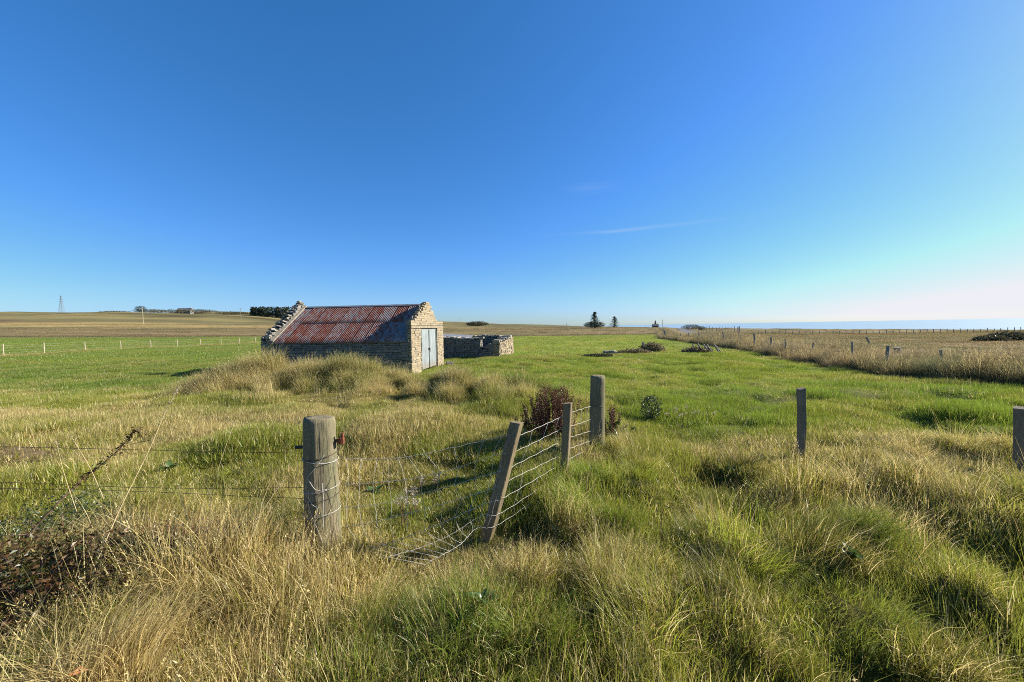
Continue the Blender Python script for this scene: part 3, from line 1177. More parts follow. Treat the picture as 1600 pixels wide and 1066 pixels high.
# 6. pale dry grass strip along the left fence
LF0, LF1 = (-46.6, 37.0), (-42.0, 61.0)
n = 700
t = RNG.uniform(-.25, 1.1, n)
x = LF0[0] + (LF1[0] - LF0[0]) * t + RNG.normal(0, .12, n)
y = LF0[1] + (LF1[1] - LF0[1]) * t
pk = np.tile(np.array([[.6, .1, .2, .1]]), (n, 1))
long_layer('fence_line_grass', 'narrow strip of pale dead grass under the far left fence', x, y, pk, np.full(n, .8), np.zeros(n), 1, .8)

# ------------------------------------------------------------------ stones
def stone_templates(n=8):
    res = []
    for s in range(n):
        bm = bmesh.new()
        bmesh.ops.create_cube(bm, size=1.0)
        for v in bm.verts:
            v.co += Vector((random.uniform(-.07, .07), random.uniform(-.1, .1), random.uniform(-.08, .08)))
        bmesh.ops.bevel(bm, geom=list(bm.edges), offset=.055, segments=1, affect='EDGES')
        for v in bm.verts:
            v.co += Vector((random.uniform(-.02, .02), random.uniform(-.04, .04), random.uniform(-.03, .03)))
        V = np.array([v.co[:] for v in bm.verts])
        bm.verts.index_update()
        F = [tuple(v.index for v in f.verts) for f in bm.faces]
        bm.free()
        res.append((V, F))
    return res


ST = stone_templates()


def stone_set(mat):
    return [mesh_np('stone', V, F, mat) for V, F in ST]


SM_LIT = stone_set(M['stone_lit'])
SM_GREY = stone_set(M['stone_grey'])


def put_stone(parent, meshes, loc, size, rz=0.0, tiltx=0.0, tilty=0.0, name='stone'):
    o = bpy.data.objects.new(name, random.choice(meshes))
    COL.objects.link(o)
    o.parent = parent
    o.location = loc
    o.scale = size
    o.rotation_euler = (tiltx, tilty, rz)
    return o


def courses(s0, s1, z0, z1, inside, hr=(.09, .16), lr=(.18, .48), top=None):
    """cells of a coursed rubble wall; inside(s,z) keeps a cell"""
    cells = []
    z = z0
    while z < z1 - .02:
        h = random.uniform(*hr)
        s = s0 - random.uniform(0, .2)
        while s < s1:
            l = random.uniform(*lr)
            a, b = max(s, s0), min(s + l, s1)
            if b - a > .05 and inside((a + b) / 2, z + h / 2):
                cells.append((a, b, z, z + h))
            s += l
        z += h
    return cells


def joined_stones(name, cells, frame, depth, mat, parent, jitter=.02, outw=-1):
    """many stones as one part; frame(s, d, z) -> point"""
    VV, FF = [], []
    b = 0
    for (a, c, z0, z1) in cells:
        V, F = random.choice(ST)
        pr = random.uniform(-jitter, jitter)
        for v in V:
            s = (a + c) / 2 + v[0] * (c - a - .012)
            z = (z0 + z1) / 2 + v[2] * (z1 - z0 - .010)
            d = pr + v[1] * depth
            VV.append(frame(s, d, z))
        FF += [tuple(i + b for i in f) for f in F]
        b += len(V)
    me = bpy.data.meshes.new(name)
    me.from_pydata(VV, [], FF)
    me.materials.append(mat)
    o = link(name, me, parent)
    o['kind'] = 'stuff'
    return o


# ------------------------------------------------------------------ the stone shed
GZ = -.35
shed = empty('stone_shed', (SHED[0], SHED[1], GZ), R(-6))
tag(shed, 'long stone shed with a rusty red corrugated roof and grey double doors', 'shed')
SL, SW = 7.2, 4.92
EAVE, RIDGE = 1.50, 3.24
slope = math.atan2(RIDGE - EAVE, SW / 2)

# cores
def part_box(name, x0, x1, y0, y1, z0, z1, mat, parent):
    mb_ = MB()
    mb_.box(((x0 + x1) / 2, (y0 + y1) / 2, (z0 + z1) / 2), (x1 - x0, y1 - y0, z1 - z0))
    return mb_.build(name, mat, parent)


fw = part_box('front_wall', -SL + .45, -.45, .06, .45, -.15, EAVE - .04, M['mortar_dark'], shed)
bw = part_box('back_wall', -SL + .45, -.45, SW - .45, SW - .06, -.15, EAVE - .04, M['mortar_dark'], shed)
cells = courses(-SL + .42, -.42, -.1, EAVE - .02, lambda s, z: True, (.08, .15), (.16, .5))
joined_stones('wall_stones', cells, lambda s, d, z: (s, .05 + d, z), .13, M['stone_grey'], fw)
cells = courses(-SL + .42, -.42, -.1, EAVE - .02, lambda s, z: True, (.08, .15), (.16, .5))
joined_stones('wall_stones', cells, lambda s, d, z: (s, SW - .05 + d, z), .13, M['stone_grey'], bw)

D0, D1, DH = 1.25, 3.80, 2.05


def gable_top(s):
    if s < .45:
        return 2.36
    if s < 2.15:
        return 2.40 + (s - .45) / 1.7 * .92
    if s < 2.55:
        return 3.34
    if s < 3.75:
        return 3.32 - (s - 2.55) / 1.2 * .86
    return 2.36


def gable_poly(fn, n=40, sub=.06):
    """stepped outline of a gable, for the core"""
    ps = []
    for i in range(n):
        s = .05 + (SW - .1) * i / (n - 1)
        ps.append((s, fn(s) - sub))
    return ps


def gable_core(name, x0, x1, fn, mat, parent, door=False):
    """solid slab with the gable outline (and the doorway cut out)"""
    mb_ = MB()
    ps = gable_poly(fn)
    for i in range(len(ps) - 1):
        (s0, t0), (s1, t1) = ps[i], ps[i + 1]
        zb = -.15
        if door and s0 >= D0 - .03 and s1 <= D1 + .03:
            zb = DH + .12
        vs_ = [(x0, s0, zb), (x1, s0, zb), (x1, s1, zb), (x0, s1, zb), (x0, s0, t0), (x1, s0, t0), (x1, s1, t1), (x0, s1, t1)]
        mb_.add(vs_, [(3, 2, 1, 0), (4, 5, 6, 7), (0, 1, 5, 4), (1, 2, 6, 5), (2, 3, 7, 6), (3, 0, 4, 7)])
    return mb_.build(name, mat, parent)


gw = gable_core('gable_wall', -.17, -.06, gable_top, M['mortar'], shed, True)


def in_gable(s, z):
    if D0 < s < D1 and z < DH + .16:
        return False
    if DH + .02 < z < DH + .16:
        return False
    return z < gable_top(s) + .01


def gable_cells(inside, z1, hr, lr, cuts):
    out_ = []
    for (a, b, z0_, z1_) in cuts:
        out_ += courses(a, b, z0_, z1_, inside, hr, lr)
    return out_


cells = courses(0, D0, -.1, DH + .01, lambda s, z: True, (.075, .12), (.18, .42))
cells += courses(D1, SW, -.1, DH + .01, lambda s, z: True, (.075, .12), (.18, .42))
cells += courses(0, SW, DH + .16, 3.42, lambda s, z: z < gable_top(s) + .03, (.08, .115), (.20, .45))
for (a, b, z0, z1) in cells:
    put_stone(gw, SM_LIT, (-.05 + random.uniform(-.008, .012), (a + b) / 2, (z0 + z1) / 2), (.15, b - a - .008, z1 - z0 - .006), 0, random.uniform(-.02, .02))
# returns of the gable on the long sides and inside: quoins and upper parapet seen from the roof side
cq = courses(-.44, -.10, -.1, EAVE, lambda s, z: True, (.10, .16), (.34, .40))
for (a, b, z0, z1) in cq:
    put_stone(gw, SM_GREY, ((a + b) / 2, .03, (z0 + z1) / 2), (b - a, .13, z1 - z0 - .012), name='quoin')
cells = courses(0, SW, EAVE, 3.40, lambda s, z: z < gable_top(s) + .02 and z > EAVE - .05 + .7 * min(s, SW - s), (.10, .16), (.25, .5))
joined_stones('parapet_back_stones', cells, lambda s, d, z: (-.155 + d, s, z), .08, M['stone_grey'], gw)
# stepped cap stones
s = 0.0
while s < SW - .05:
    l = random.uniform(.14, .24)
    zt = max(gable_top(s + .02), gable_top(min(s + l, SW) - .02)) if s < 2.2 else gable_top(s + l / 2)
    put_stone(gw, SM_LIT, (-.105, s + l / 2, zt + .0), (.18, l, .06), name='cap_stone')
    s += l + .01
li = MB()
li.box((-.02, SW / 2, DH + .085), (.11, SW - .02, .125))
li.build('lintel', M['stone_lit'], gw)

# doors: two ribbed galvanised leaves a little behind the wall face
dark = part_box('doorway_back', -.62, -.58, D0 - .05, D1 + .05, -.1, DH + .15, M['mortar_dark'], shed)
for side in (0, 1):
    w0 = D0 + .22 if side == 0 else (D0 + D1) / 2 + .13
    w1 = (D0 + D1) / 2 + .11 if side == 0 else D1 - .02
    m_ = MB()
    nn = 48
    V, F = [], []
    for i in range(nn + 1):
        t = i / nn
        yq = w0 + (w1 - w0) * t
        dep = -.055 + .006 * math.cos(t * 2 * pi * 12)
        if i in (0, nn):
            dep = -.05
        V += [(dep, yq, .05), (dep, yq, DH - .01), (dep - .02, yq, .05), (dep - .02, yq, DH - .01)]
        if i:
            b = 4 * i
            F += [(b - 4, b, b + 1, b - 3), (b - 1, b + 3, b + 2, b - 2), (b - 3, b + 1, b + 3, b - 1)]
    m_.add(V, F)
    dl = m_.build('door_leaf', M['door'], shed)
    fr = MB()
    for q in (w0 + .02, w1 - .02):
        fr.box((-.038, q, DH / 2), (.02, .035, DH - .1))
    fr.build('edge_strip', M['door'], dl)
    if side == 0:
        hd = MB()
        hd.box((-.01, w1 - .06, 1.02), (.05, .10, .10))
        hd.tube([(-.01, w1 - .06, 1.02), (.02, w1 - .06, 1.0), (.02, w1 - .06, .86)], .012)
        hd.build('handle', M['iron'], dl)

# left gable: ragged rubble parapet
def gl_top(s):
    return min(EAVE + .20 + min(s, SW - s) * .72, 3.40)


gl = gable_core('gable_wall', -SL + .06, -SL + .45, gl_top, M['mortar_dark'], shed)
cells = courses(0, SW, -.1, 3.4, lambda s, z: z < gl_top(s) - .04, (.09, .15), (.2, .45))
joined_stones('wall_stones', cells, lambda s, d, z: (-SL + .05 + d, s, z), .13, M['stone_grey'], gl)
cells = courses(0, SW, EAVE - .1, 3.4, lambda s, z: z < gl_top(s) - .04 and z > EAVE - .1 + .66 * min(s, SW - s), (.09, .15), (.2, .45))
joined_stones('parapet_back_stones', cells, lambda s, d, z: (-SL + .45 + d, s, z), .08, M['stone_grey'], gl)
cq = courses(-SL + .02, -SL + .46, -.1, EAVE + .1, lambda s, z: True, (.10, .16), (.3, .45))
for (a, b, z0, z1) in cq:
    put_stone(gl, SM_GREY, ((a + b) / 2, .03, (z0 + z1) / 2), (b - a, .13, z1 - z0 - .012), name='quoin')
SM_PALE = stone_set(stone_mat('lichened_cap', (.30, .275, .225), (.15, .14, .12), (.44, .41, .35), .5))
s = 0.02
while s < SW:
    l = random.uniform(.10, .32)
    for xo in (random.uniform(.10, .16), random.uniform(.30, .36)):
        put_stone(gl, SM_PALE, (-SL + xo, s, gl_top(s) + random.uniform(-.03, .03)), (random.uniform(.15, .24), l * 1.2, random.uniform(.035, .10)), random.uniform(-.3, .3), random.uniform(-.35, .35), random.uniform(-.3, .3), 'cap_stone')
    s += l * .85
for dx, dz, sz in ((.12, .10, .22), (.30, .14, .18), (.2, .22, .15)):
    put_stone(gl, SM_PALE, (-SL + dx, SW / 2 + random.uniform(-.1, .1), 3.36 + dz), (sz, sz, sz * .6), random.random(), .2, .1, 'cap_stone')
# flat mortared skew between the cap and the iron
for sgn in (1, -1):
    sk = MB()
    y0_, y1_ = (-.02, SW / 2) if sgn > 0 else (SW + .02, SW / 2)
    z0_, z1_ = EAVE + .10, EAVE + .10 + (SW / 2) * .715
    xa, xb = -SL + .38, -SL + .62
    sk.add([(xa, y0_, z0_ + .05), (xb, y0_, z0_), (xb, y1_, z1_), (xa, y1_, z1_ + .05), (xa, y0_, z0_ - .1), (xb, y0_, z0_ - .1), (xb, y1_, z1_ - .1), (xa, y1_, z1_ - .1)],
           [(0, 1, 2, 3), (7, 6, 5, 4), (4, 5, 1, 0), (5, 6, 2, 1), (6, 7, 3, 2), (7, 4, 0, 3)])
    sk.build('skew', M['mortar'], gl)

# roof: individual corrugated sheets, two rows on each slope
roof = empty('roof', (0, 0, 0))
roof.parent = shed
RX0, RX1 = -SL + .52, -.215
ncol = 10
cw = (RX1 - RX0) / ncol


def sheet_mesh(width, length, seed):
    nw = int(round(width / .088))
    xs_ = np.linspace(0, width, nw * 6 + 1)
    zz = .015 * np.cos(xs_ / width * nw * 2 * pi)
    rs = random.Random(seed)
    vv, ff = [], []
    rows = 5
    wob = [rs.uniform(-.004, .004) for _ in range(rows)]
    for lay in (0, -.0025):
        for j in range(rows):
            for i_, xq in enumerate(xs_):
                vv.append((xq, length * j / (rows - 1), zz[i_] + wob[j] + lay))
    nn_ = len(xs_)
    for j in range(rows - 1):
        for i_ in range(nn_ - 1):
            a_ = j * nn_ + i_
            ff.append((a_, a_ + 1, a_ + nn_ + 1, a_ + nn_))
    o2 = rows * nn_
    for j in range(rows - 1):
        for i_ in range(nn_ - 1):
            a_ = o2 + j * nn_ + i_
            ff.append((a_ + nn_, a_ + nn_ + 1, a_ + 1, a_))
    for i_ in range(nn_ - 1):
        ff.append((i_ + 1, i_, o2 + i_, o2 + i_ + 1))
    return mesh_np('corrugated_sheet', vv, ff, M['roof'], True)


SLEN = (SW / 2) / math.cos(slope) + .10
L1 = SLEN * .54
L2 = SLEN * .50
sm_lo = [sheet_mesh(cw + .055, L1, i) for i in range(3)]
sm_up = [sheet_mesh(cw + .055, L2, i + 5) for i in range(3)]
lo_lv = [.44, .66, .52, .66, .57, .64, .60, .55, .42, .38]
up_lv = [.42, .64, .52, .66, .50, .60, .66, .46, .66, .50]
for sgn in (1, -1):
    for row, (sms, lv) in enumerate(((sm_lo, lo_lv), (sm_up, up_lv))):
        for c_ in range(ncol):
            o = bpy.data.objects.new('corrugated_sheet', random.choice(sms))
            COL.objects.link(o)
            o.parent = roof
            st = -.10 if row == 0 else SLEN - .10 - L2
            zo = .018 + row * .006 + (c_ % 2) * .003
            yb = st * math.cos(slope) - zo * math.sin(slope)
            zb = EAVE + .02 + st * math.sin(slope) + zo * math.cos(slope)
            wig = random.uniform(-.012, .012)
            if sgn > 0:
                o.location = (RX0 + c_ * cw - .02, yb + wig, zb)
                o.rotation_euler = (slope, 0, random.uniform(-.004, .004))
            else:
                o.location = (RX0 + (c_ + 1) * cw + .02, SW - yb + wig, zb)
                o.rotation_euler = (slope, 0, pi)
            v = lv[c_] if sgn > 0 else random.random()
            o.color = (v + random.uniform(-.06, .06), 0, 0, 1)
rg = MB()
for sgn in (1, -1):
    a = slope * sgn
    rg.add([(RX0, SW / 2, RIDGE + .075), (RX1, SW / 2, RIDGE + .075), (RX1, SW / 2 - sgn * .13, RIDGE + .075 - .13 * math.tan(slope) + .012), (RX0, SW / 2 - sgn * .13, RIDGE + .075 - .13 * math.tan(slope) + .012)],
           [(0, 1, 2, 3)] if sgn < 0 else [(3, 2, 1, 0)])
rg.build('ridge_cap', plain_mat('ridge_iron', (.20, .20, .21), .6, .3, .3, 6), roof)
wp = part_box('wall_plate', RX0, RX1, .02, .10, EAVE - .03, EAVE + .03, M['old_wood'], roof)

# ------------------------------------------------------------------ stone pen beyond the shed
pen = empty('stone_pen', (-1.1, 25.5, H(-1.1, 25.5)), 0)
tag(pen, 'roofless dry stone pen with a gap in its front wall, right of the shed', 'pen')
PZ = pen.location.z


def pen_pt(px, Y):
    d = ray(px, 533)
    return Vector((d.x / d.y * Y, Y))


def rubble_wall(parent, A, B, hfn, thick=.5, mat=None, mats=None, name='wall_section', both=True, capsize=.3):
    A, B = Vector(A), Vector(B)
    d = B - A
    ln = d.length
    ang = math.atan2(d.y, d.x)
    root_ = MB()
    c, s_ = math.cos(ang), math.sin(ang)
    ox, oy = A.x - parent.location.x, A.y - parent.location.y

    def fr(s, dd, z):
        return (ox + s * c - dd * s_, oy + s * s_ + dd * c, z)
    nseg = max(2, int(ln / .4))
    for i in range(nseg):
        s0, s1 = ln * i / nseg, ln * (i + 1) / nseg
        h0, h1 = hfn(s0 / ln) - .1, hfn(s1 / ln) - .1
        t = thick / 2 - .06
        vs_ = [fr(s0, -t, -.2), fr(s1, -t, -.2), fr(s1, t, -.2), fr(s0, t, -.2), fr(s0, -t, h0), fr(s1, -t, h1), fr(s1, t, h1), fr(s0, t, h0)]
        root_.add(vs_, [(3, 2, 1, 0), (4, 5, 6, 7), (0, 1, 5, 4), (1, 2, 6, 5), (2, 3, 7, 6), (3, 0, 4, 7)])
    wall = root_.build(name, M['mortar_dark'], parent)
    hm = max(hfn(i / 10) for i in range(11))
    for sd in (-1, 1):
        cells_ = courses(0, ln, -.15, hm, lambda s, z: z < hfn(s / ln) - .06, (.09, .17), (.16, .42))
        joined_stones('wall_stones', cells_, lambda s, dd, z, sd=sd: fr(s, sd * (thick / 2 - .07) + dd, z), .16, mat, wall, .035)
    # stones on the two ends
    for se in (0, ln):
        cells_ = courses(-thick / 2, thick / 2, -.1, hfn(se / ln), lambda s, z: True, (.10, .17), (.2, .3))
        joined_stones('end_stones', cells_, lambda s, dd, z, se=se: fr(se + dd, s, z), .12, mat, wall)
    s = 0
    while s < ln:
        l = random.uniform(capsize * .6, capsize * 1.2)
        p = fr(s + l / 2, random.uniform(-.06, .06), hfn(min(1, (s + l / 2) / ln)) - .02 + random.uniform(-.03, .04))
        put_stone(wall, mats, p, (l, thick * random.uniform(.7, 1.05), random.uniform(.09, .17)), ang + random.uniform(-.2, .2), random.uniform(-.12, .12), random.uniform(-.12, .12), 'cap_stone')
        s += l
    return wall


SMP = SM_PALE
PA = pen_pt(660, 26.3)
PB = pen_pt(751, 25.3)
PC = pen_pt(775, 24.8)
PD = pen_pt(797, 29.2)
PE = pen_pt(700, 31.0)
rubble_wall(pen, PA, PB, lambda t: 1.27 - .04 * math.sin(t * 9), .5, M['stone_grey'], SMP)
rubble_wall(pen, PB + Vector((.05, .02)), PC - Vector((.3, 0)), lambda t: .52 + .28 * t + .05 * math.sin(t * 14), .5, M['stone_grey'], SM_GREY)
rubble_wall(pen, PC, PD, lambda t: 1.0 + .30 * t + .04 * math.sin(t * 17), .5, M['stone_lit'], SMP)  # sunward wall takes the sunlit stone colour, the others the grey
rubble_wall(pen, PE, PD + Vector((-.3, .1)), lambda t: 1.28 + .03 * math.sin(t * 12), .5, M['stone_grey'], SMP)
# rusted sheet lying over the left back corner of the pen
sh = MB()
sh.box((0, 0, 0), (3.0, 1.7, .03), Matrix.Rotation(R(4), 3, 'Y') @ Matrix.Rotation(R(5), 3, 'X'))
p = pen_pt(706, 27.4)
so = sh.build('fallen_roof_sheet', M['slate'])
so.location = (p.x, p.y, PZ + 1.42)
tag(so, 'flat grey sheet lying across the top of the stone pen beside the shed', 'sheet')


# ------------------------------------------------------------------ posts of the near fence
def round_post(name, base, top, r0, r1, label, seed, cracks=9, cutslope=.0):
    base, top = Vector(base), Vector(top)
    root = empty(name, base)
    tag(root, label, 'fence post')
    n, rings = 40, 34
    ax = top - base
    V, F = [], []
    q = ax.to_track_quat('Z', 'Y').to_matrix()
    hgt = ax.length
    rs = random.Random(seed)
    cr = [(rs.uniform(0, 2 * pi), rs.uniform(0, .5), rs.uniform(.5, 1.0), rs.uniform(.006, .016)) for _ in range(cracks)]
    for j in range(rings + 1):
        t = j / rings
        for k_ in range(n):
            a = 2 * pi * k_ / n
            rad = r0 + (r1 - r0) * t
            rad *= 1 + .05 * (mnoise.noise(Vector((math.cos(a) * 1.2, math.sin(a) * 1.2, t * 2 + seed))) )
            rad += .004 * mnoise.noise(Vector((math.cos(a) * 9, math.sin(a) * 9, t * 4 + seed)))
            for (ca, c0, c1, dp) in cr:
                da = abs((a - ca - .12 * math.sin(t * 5 + ca) + pi) % (2 * pi) - pi)
                if da < .13 and c0 < t <= c1:
                    rad -= dp * (1 - da / .13) * min(1, (t - c0) * 8)
            if t > .985:
                rad -= .006
            zt = t * hgt
            if j == rings:
                zt += cutslope * math.cos(a - .3) * r1
            V.append(q @ Vector((math.cos(a) * rad, math.sin(a) * rad, zt)))
    for j in range(rings):
        for k_ in range(n):
            k2 = (k_ + 1) % n
            F.append((j * n + k_, j * n + k2, (j + 1) * n + k2, (j + 1) * n + k_))
    # top: concentric rings, slightly hollowed
    b = rings * n
    prev = list(range(b, b + n))
    for rr_ in (.66, .33):
        cur = []
        for k_ in range(n):
            p0 = V[b + k_]
            c0_ = q @ Vector((0, 0, hgt))
            v = c0_ + (p0 - c0_) * rr_ + Vector((0, 0, rs.uniform(-.004, .002) - .003))
            cur.append(len(V))
            V.append(v)
        for k_ in range(n):
            k2 = (k_ + 1) % n
            F.append((prev[k_], prev[k2], cur[k2], cur[k_]))
        prev = cur
    V.append(q @ Vector((0, 0, hgt - .006)))
    for k_ in range(n):
        F.append((prev[k_], prev[(k_ + 1) % n], len(V) - 1))
    me = mesh_np('shaft', [tuple(v) for v in V], F, M['post'], True)
    link('shaft', me, root)
    return root


def square_stake(name, base, top, wd, label, mat, yaw=.6, group=None):
    base, top = Vector(base), Vector(top)
    bm = bmesh.new()
    ax = top - base
    q = Vector((0, 0, 1)).rotation_difference(ax.normalized()).to_matrix() @ Matrix.Rotation(yaw, 3, 'Z')
    n = 14
    rings = []
    rs = random.Random(hash(label) % 1000)
    for j in range(n + 1):
        t = j / n
        off = Vector((.003 * math.sin(t * 7 + wd * 50), .003 * math.cos(t * 5), 0))
        ring = []
        c = wd / 2
        b = .006
        for (sx, sy) in ((-c, -c + b), (-c + b, -c), (c - b, -c), (c, -c + b), (c, c - b), (c - b, c), (-c + b, c), (-c, c - b)):
            zz_ = t * ax.length + (.008 * sx / c if j == n else 0)
            ring.append(bm.verts.new(q @ (Vector((sx, sy, zz_)) + off)))
        rings.append(ring)
    for j in range(n):
        for k_ in range(8):
            bm.faces.new((rings[j][k_], rings[j][(k_ + 1) % 8], rings[j + 1][(k_ + 1) % 8], rings[j + 1][k_]))
    bm.faces.new(rings[-1])
    bm.faces.new(rings[0][::-1])
    me = bpy.data.meshes.new(name)
    bm.to_mesh(me)
    bm.free()
    me.materials.append(mat)
    o = link(name, me)
    o.location = base
    tag(o, label, 'fence post', group)
    return o


P0b = at(506, 850, 2.82)
P0t = at(499, 652, 2.86)
P0b.z = min(P0b.z, H(P0b.x, P0b.y)) - .12
big = round_post('strainer_post', P0b, P0t, .130, .113, 'thick weathered round post wrapped in loose wire, with iron pins in its sides', 3, 12, .07)


def on_big(v):
    return Vector(v) - P0b


hp = at(474, 699, 2.86)
mb = MB()
mb.tube([on_big(hp + Vector((-.06, 0, 0))), on_big(hp + Vector((.10, 0, .004)))], .013, 8)
mb.build('hinge_pin', M['iron'], big)
hp = at(528, 689, 2.86)
mb = MB()
mb.tube([on_big(hp + Vector((-.03, 0, 0))), on_big(hp + Vector((.045, 0, .002)))], .014, 8)
mb.tube([on_big(hp + Vector((.03, 0, -.022))), on_big(hp + Vector((.03, 0, .025)))], .022, 8)
mb.tube([on_big(hp + Vector((.036, 0, .02))), on_big(hp + Vector((.036, 0, .062)))], .011, 8)
mb.build('gate_hook', M['rust'], big)

P3b = at(932, 712, 4.74)
P3t = at(934, 587, 4.74)
P3b.z -= .15
p3 = round_post('round_post', P3b, P3t, .098, .092, 'slim round grey post standing right of the two leaning stakes', 9, 4, .0)
nl = MB()
ring_ = P3b + (P3t - P3b) * .68
pts_ = [(ring_ - P3b) + Vector((math.cos(a) * .097, math.sin(a) * .097, .004 * math.sin(a * 2))) for a in np.linspace(0, 2 * pi, 19)]
nl.tube(pts_, .003, 4)
nl.build('wire_loop', M['wire_rust'], p3)

S1b = at(764, 828, 3.02)
S1t = at(808, 660, 3.02)
S1b += (S1b - S1t) * .25
square_stake('leaning_stake', S1b, S1t, .088, 'brown sawn stake leaning strongly right, nearest the thick post', M['stake'], -.42)
S2b = at(880, 752, 3.83)
S2t = at(888, 630, 3.83)
S2b += (S2b - S2t) * .3
square_stake('leaning_stake', S2b, S2t, .078, 'upright brown sawn stake between the leaning stake and the round grey post', M['stake'], -.38)
S4b = at(1252, 728, 4.28)
S4t = at(1252, 607, 4.28)
S4b.z -= .2
square_stake('upright_stake', S4b, S4t, .068, 'dark upright square stake standing alone in the grass before the field', M['stake_grey'], .12)
S5b = at(1592, 745, 3.9)
S5t = at(1594, 637, 3.9)
S5b.z -= .2
square_stake('upright_stake', S5b, S5t, .080, 'dark square stake cut by the right edge of the photo', M['stake_grey'], .5)

# ------------------------------------------------------------------ wire netting
net = empty('wire_netting', (P0b.x, P0b.y, 0))
tag(net, 'sagging galvanised stock netting between the thick post, the stakes and the round post', 'wire fence')


def rel(v):
    return Vector(v) - net.location


rows_px = [
    [(532, 716, 2.84), (600, 717, 2.85), (660, 710, 2.88), (785, 682, 2.98), (815, 679, 3.06), (878, 651, 3.80), (892, 645, 3.86), (925, 634, 4.68)],
    [(534, 757, 2.84), (600, 753, 2.85), (680, 741, 2.88), (772, 712, 2.97), (808, 704, 3.06), (876, 671, 3.80), (890, 667, 3.86), (925, 655, 4.68)],
    [(535, 794, 2.84), (600, 786, 2.85), (680, 766, 2.88), (768, 740, 2.97), (800, 729, 3.06), (876, 690, 3.80), (889, 684, 3.86), (925, 673, 4.68)],
    [(535, 825, 2.84), (600, 812, 2.82), (690, 788, 2.88), (764, 765, 2.97), (796, 750, 3.06), (874, 712, 3.80), (888, 702, 3.86), (925, 688, 4.68)],
    [(560, 860, 2.72), (610, 848, 2.76), (680, 822, 2.84), (757, 787, 2.96), (790, 776, 3.02), (872, 728, 3.80), (888, 718, 3.86), (920, 702, 4.68)],
    [(600, 872, 2.60), (650, 858, 2.70), (700, 838, 2.80), (752, 806, 2.94), (786, 800, 3.02), (872, 742, 3.78), (886, 728, 3.86), (918, 712, 4.66)],
    [(660, 884, 2.55), (690, 868, 2.62), (720, 850, 2.76), (746, 825, 2.92), (782, 818, 3.0), (870, 756, 3.76), (886, 740, 3.84), (916, 722, 4.62)]]


def smooth_path(ps, n=10, kink=.006, seed=0):
    """Catmull-Rom through points, with the small crimps stock wire has"""
    ps = [Vector(p) for p in ps]
    out_ = []
    rs = random.Random(seed)
    for i in range(len(ps) - 1):
        p0, p1, p2, p3_ = ps[max(i - 1, 0)], ps[i], ps[i + 1], ps[min(i + 2, len(ps) - 1)]
        for k_ in range(n):
            t = k_ / n
            v = .5 * ((2 * p1) + (p2 - p0) * t + (2 * p0 - 5 * p1 + 4 * p2 - p3_) * t * t + (3 * p1 - p0 - 3 * p2 + p3_) * t ** 3)
            v = v + Vector((0, 0, kink * (((k_ + i) % 2) - .5) * rs.uniform(.3, 1.2)))
            out_.append(v)
    out_.append(ps[-1])
    return out_


paths = []
for i, row in enumerate(rows_px):
    pth = smooth_path([rel(at(*p)) for p in row], 9, .007, i)
    paths.append(pth)
    mb = MB()
    mb.tube(pth, .0016 if i else .0018, 5)
    mb.build('line_wire', M['wire'], net, True)
for k_ in range(22):
    t = (k_ + .6) / 22.5
    vs_ = []
    for i, pth in enumerate(paths):
        q_ = min(max(t + .006 * math.sin(i * 2.1 + k_), 0), .999) * (len(pth) - 1)
        a_ = int(q_)
        vs_.append(pth[a_].lerp(pth[a_ + 1], q_ - a_))
    pp = []
    for a_, b_ in zip(vs_[:-1], vs_[1:]):
        pp += [a_, a_.lerp(b_, .5) + Vector((random.uniform(-.008, .008), random.uniform(-.006, .006), 0))]
    pp.append(vs_[-1])
    mb = MB()
    mb.tube(pp, .0012, 4)
    mb.build('stay_wire', M['wire'], net, True)

# rusted plain wires running off left of the thick post
lw = empty('plain_wires', (P0b.x - 1, P0b.y, 0))
tag(lw, 'thin dark rusty wires running left from the thick post', 'wire fence')
for (ya, yb, yc, xl) in ((695, 703, 708, 0), (748, 762, 762, 0), (760, 768, 779, 0), (836, 838, 842, 0)):
    ps = [at(-230, ya, 2.50), at(40, (ya + yb) / 2, 2.62), at(220, yb, 2.70), at(360, (yb + yc) / 2 + 1, 2.78), at(474, yc, 2.86)]
    mb = MB()
    mb.tube([p - lw.location for p in smooth_path(ps, 8, .002, int(ya))], .0019, 5)
    mb.build('line_wire', M['wire_rust'], lw, True)

# wire tied round the thick post
wrp = empty('wire_wraps', P0b)
tag(wrp, 'loose loops of wire tied round the thick weathered post', 'wire')


def ring_path(pyl, pyr, turns=1.0, r=.137, ph=0.0, Yc=2.84, n=40):
    zl = at(474, pyl, Yc).z
    zr = at(534, pyr, Yc).z
    out_ = []
    for i in range(n + 1):
        a = ph + 2 * pi * turns * i / n
        ca = math.cos(a)
        tz = (zl + zr) / 2 + (zr - zl) / 2 * ca
        f_ = (tz - P0b.z) / (P0t.z - P0b.z)
        c = P0b.lerp(P0t, f_)
        rad = .130 + (.113 - .130) * f_ + .006 + .003 * mnoise.noise(Vector((a * 2, pyl, 0)))
        out_.append(Vector((c.x + ca * rad, c.y + math.sin(a) * rad, tz)) - P0b)
    return out_


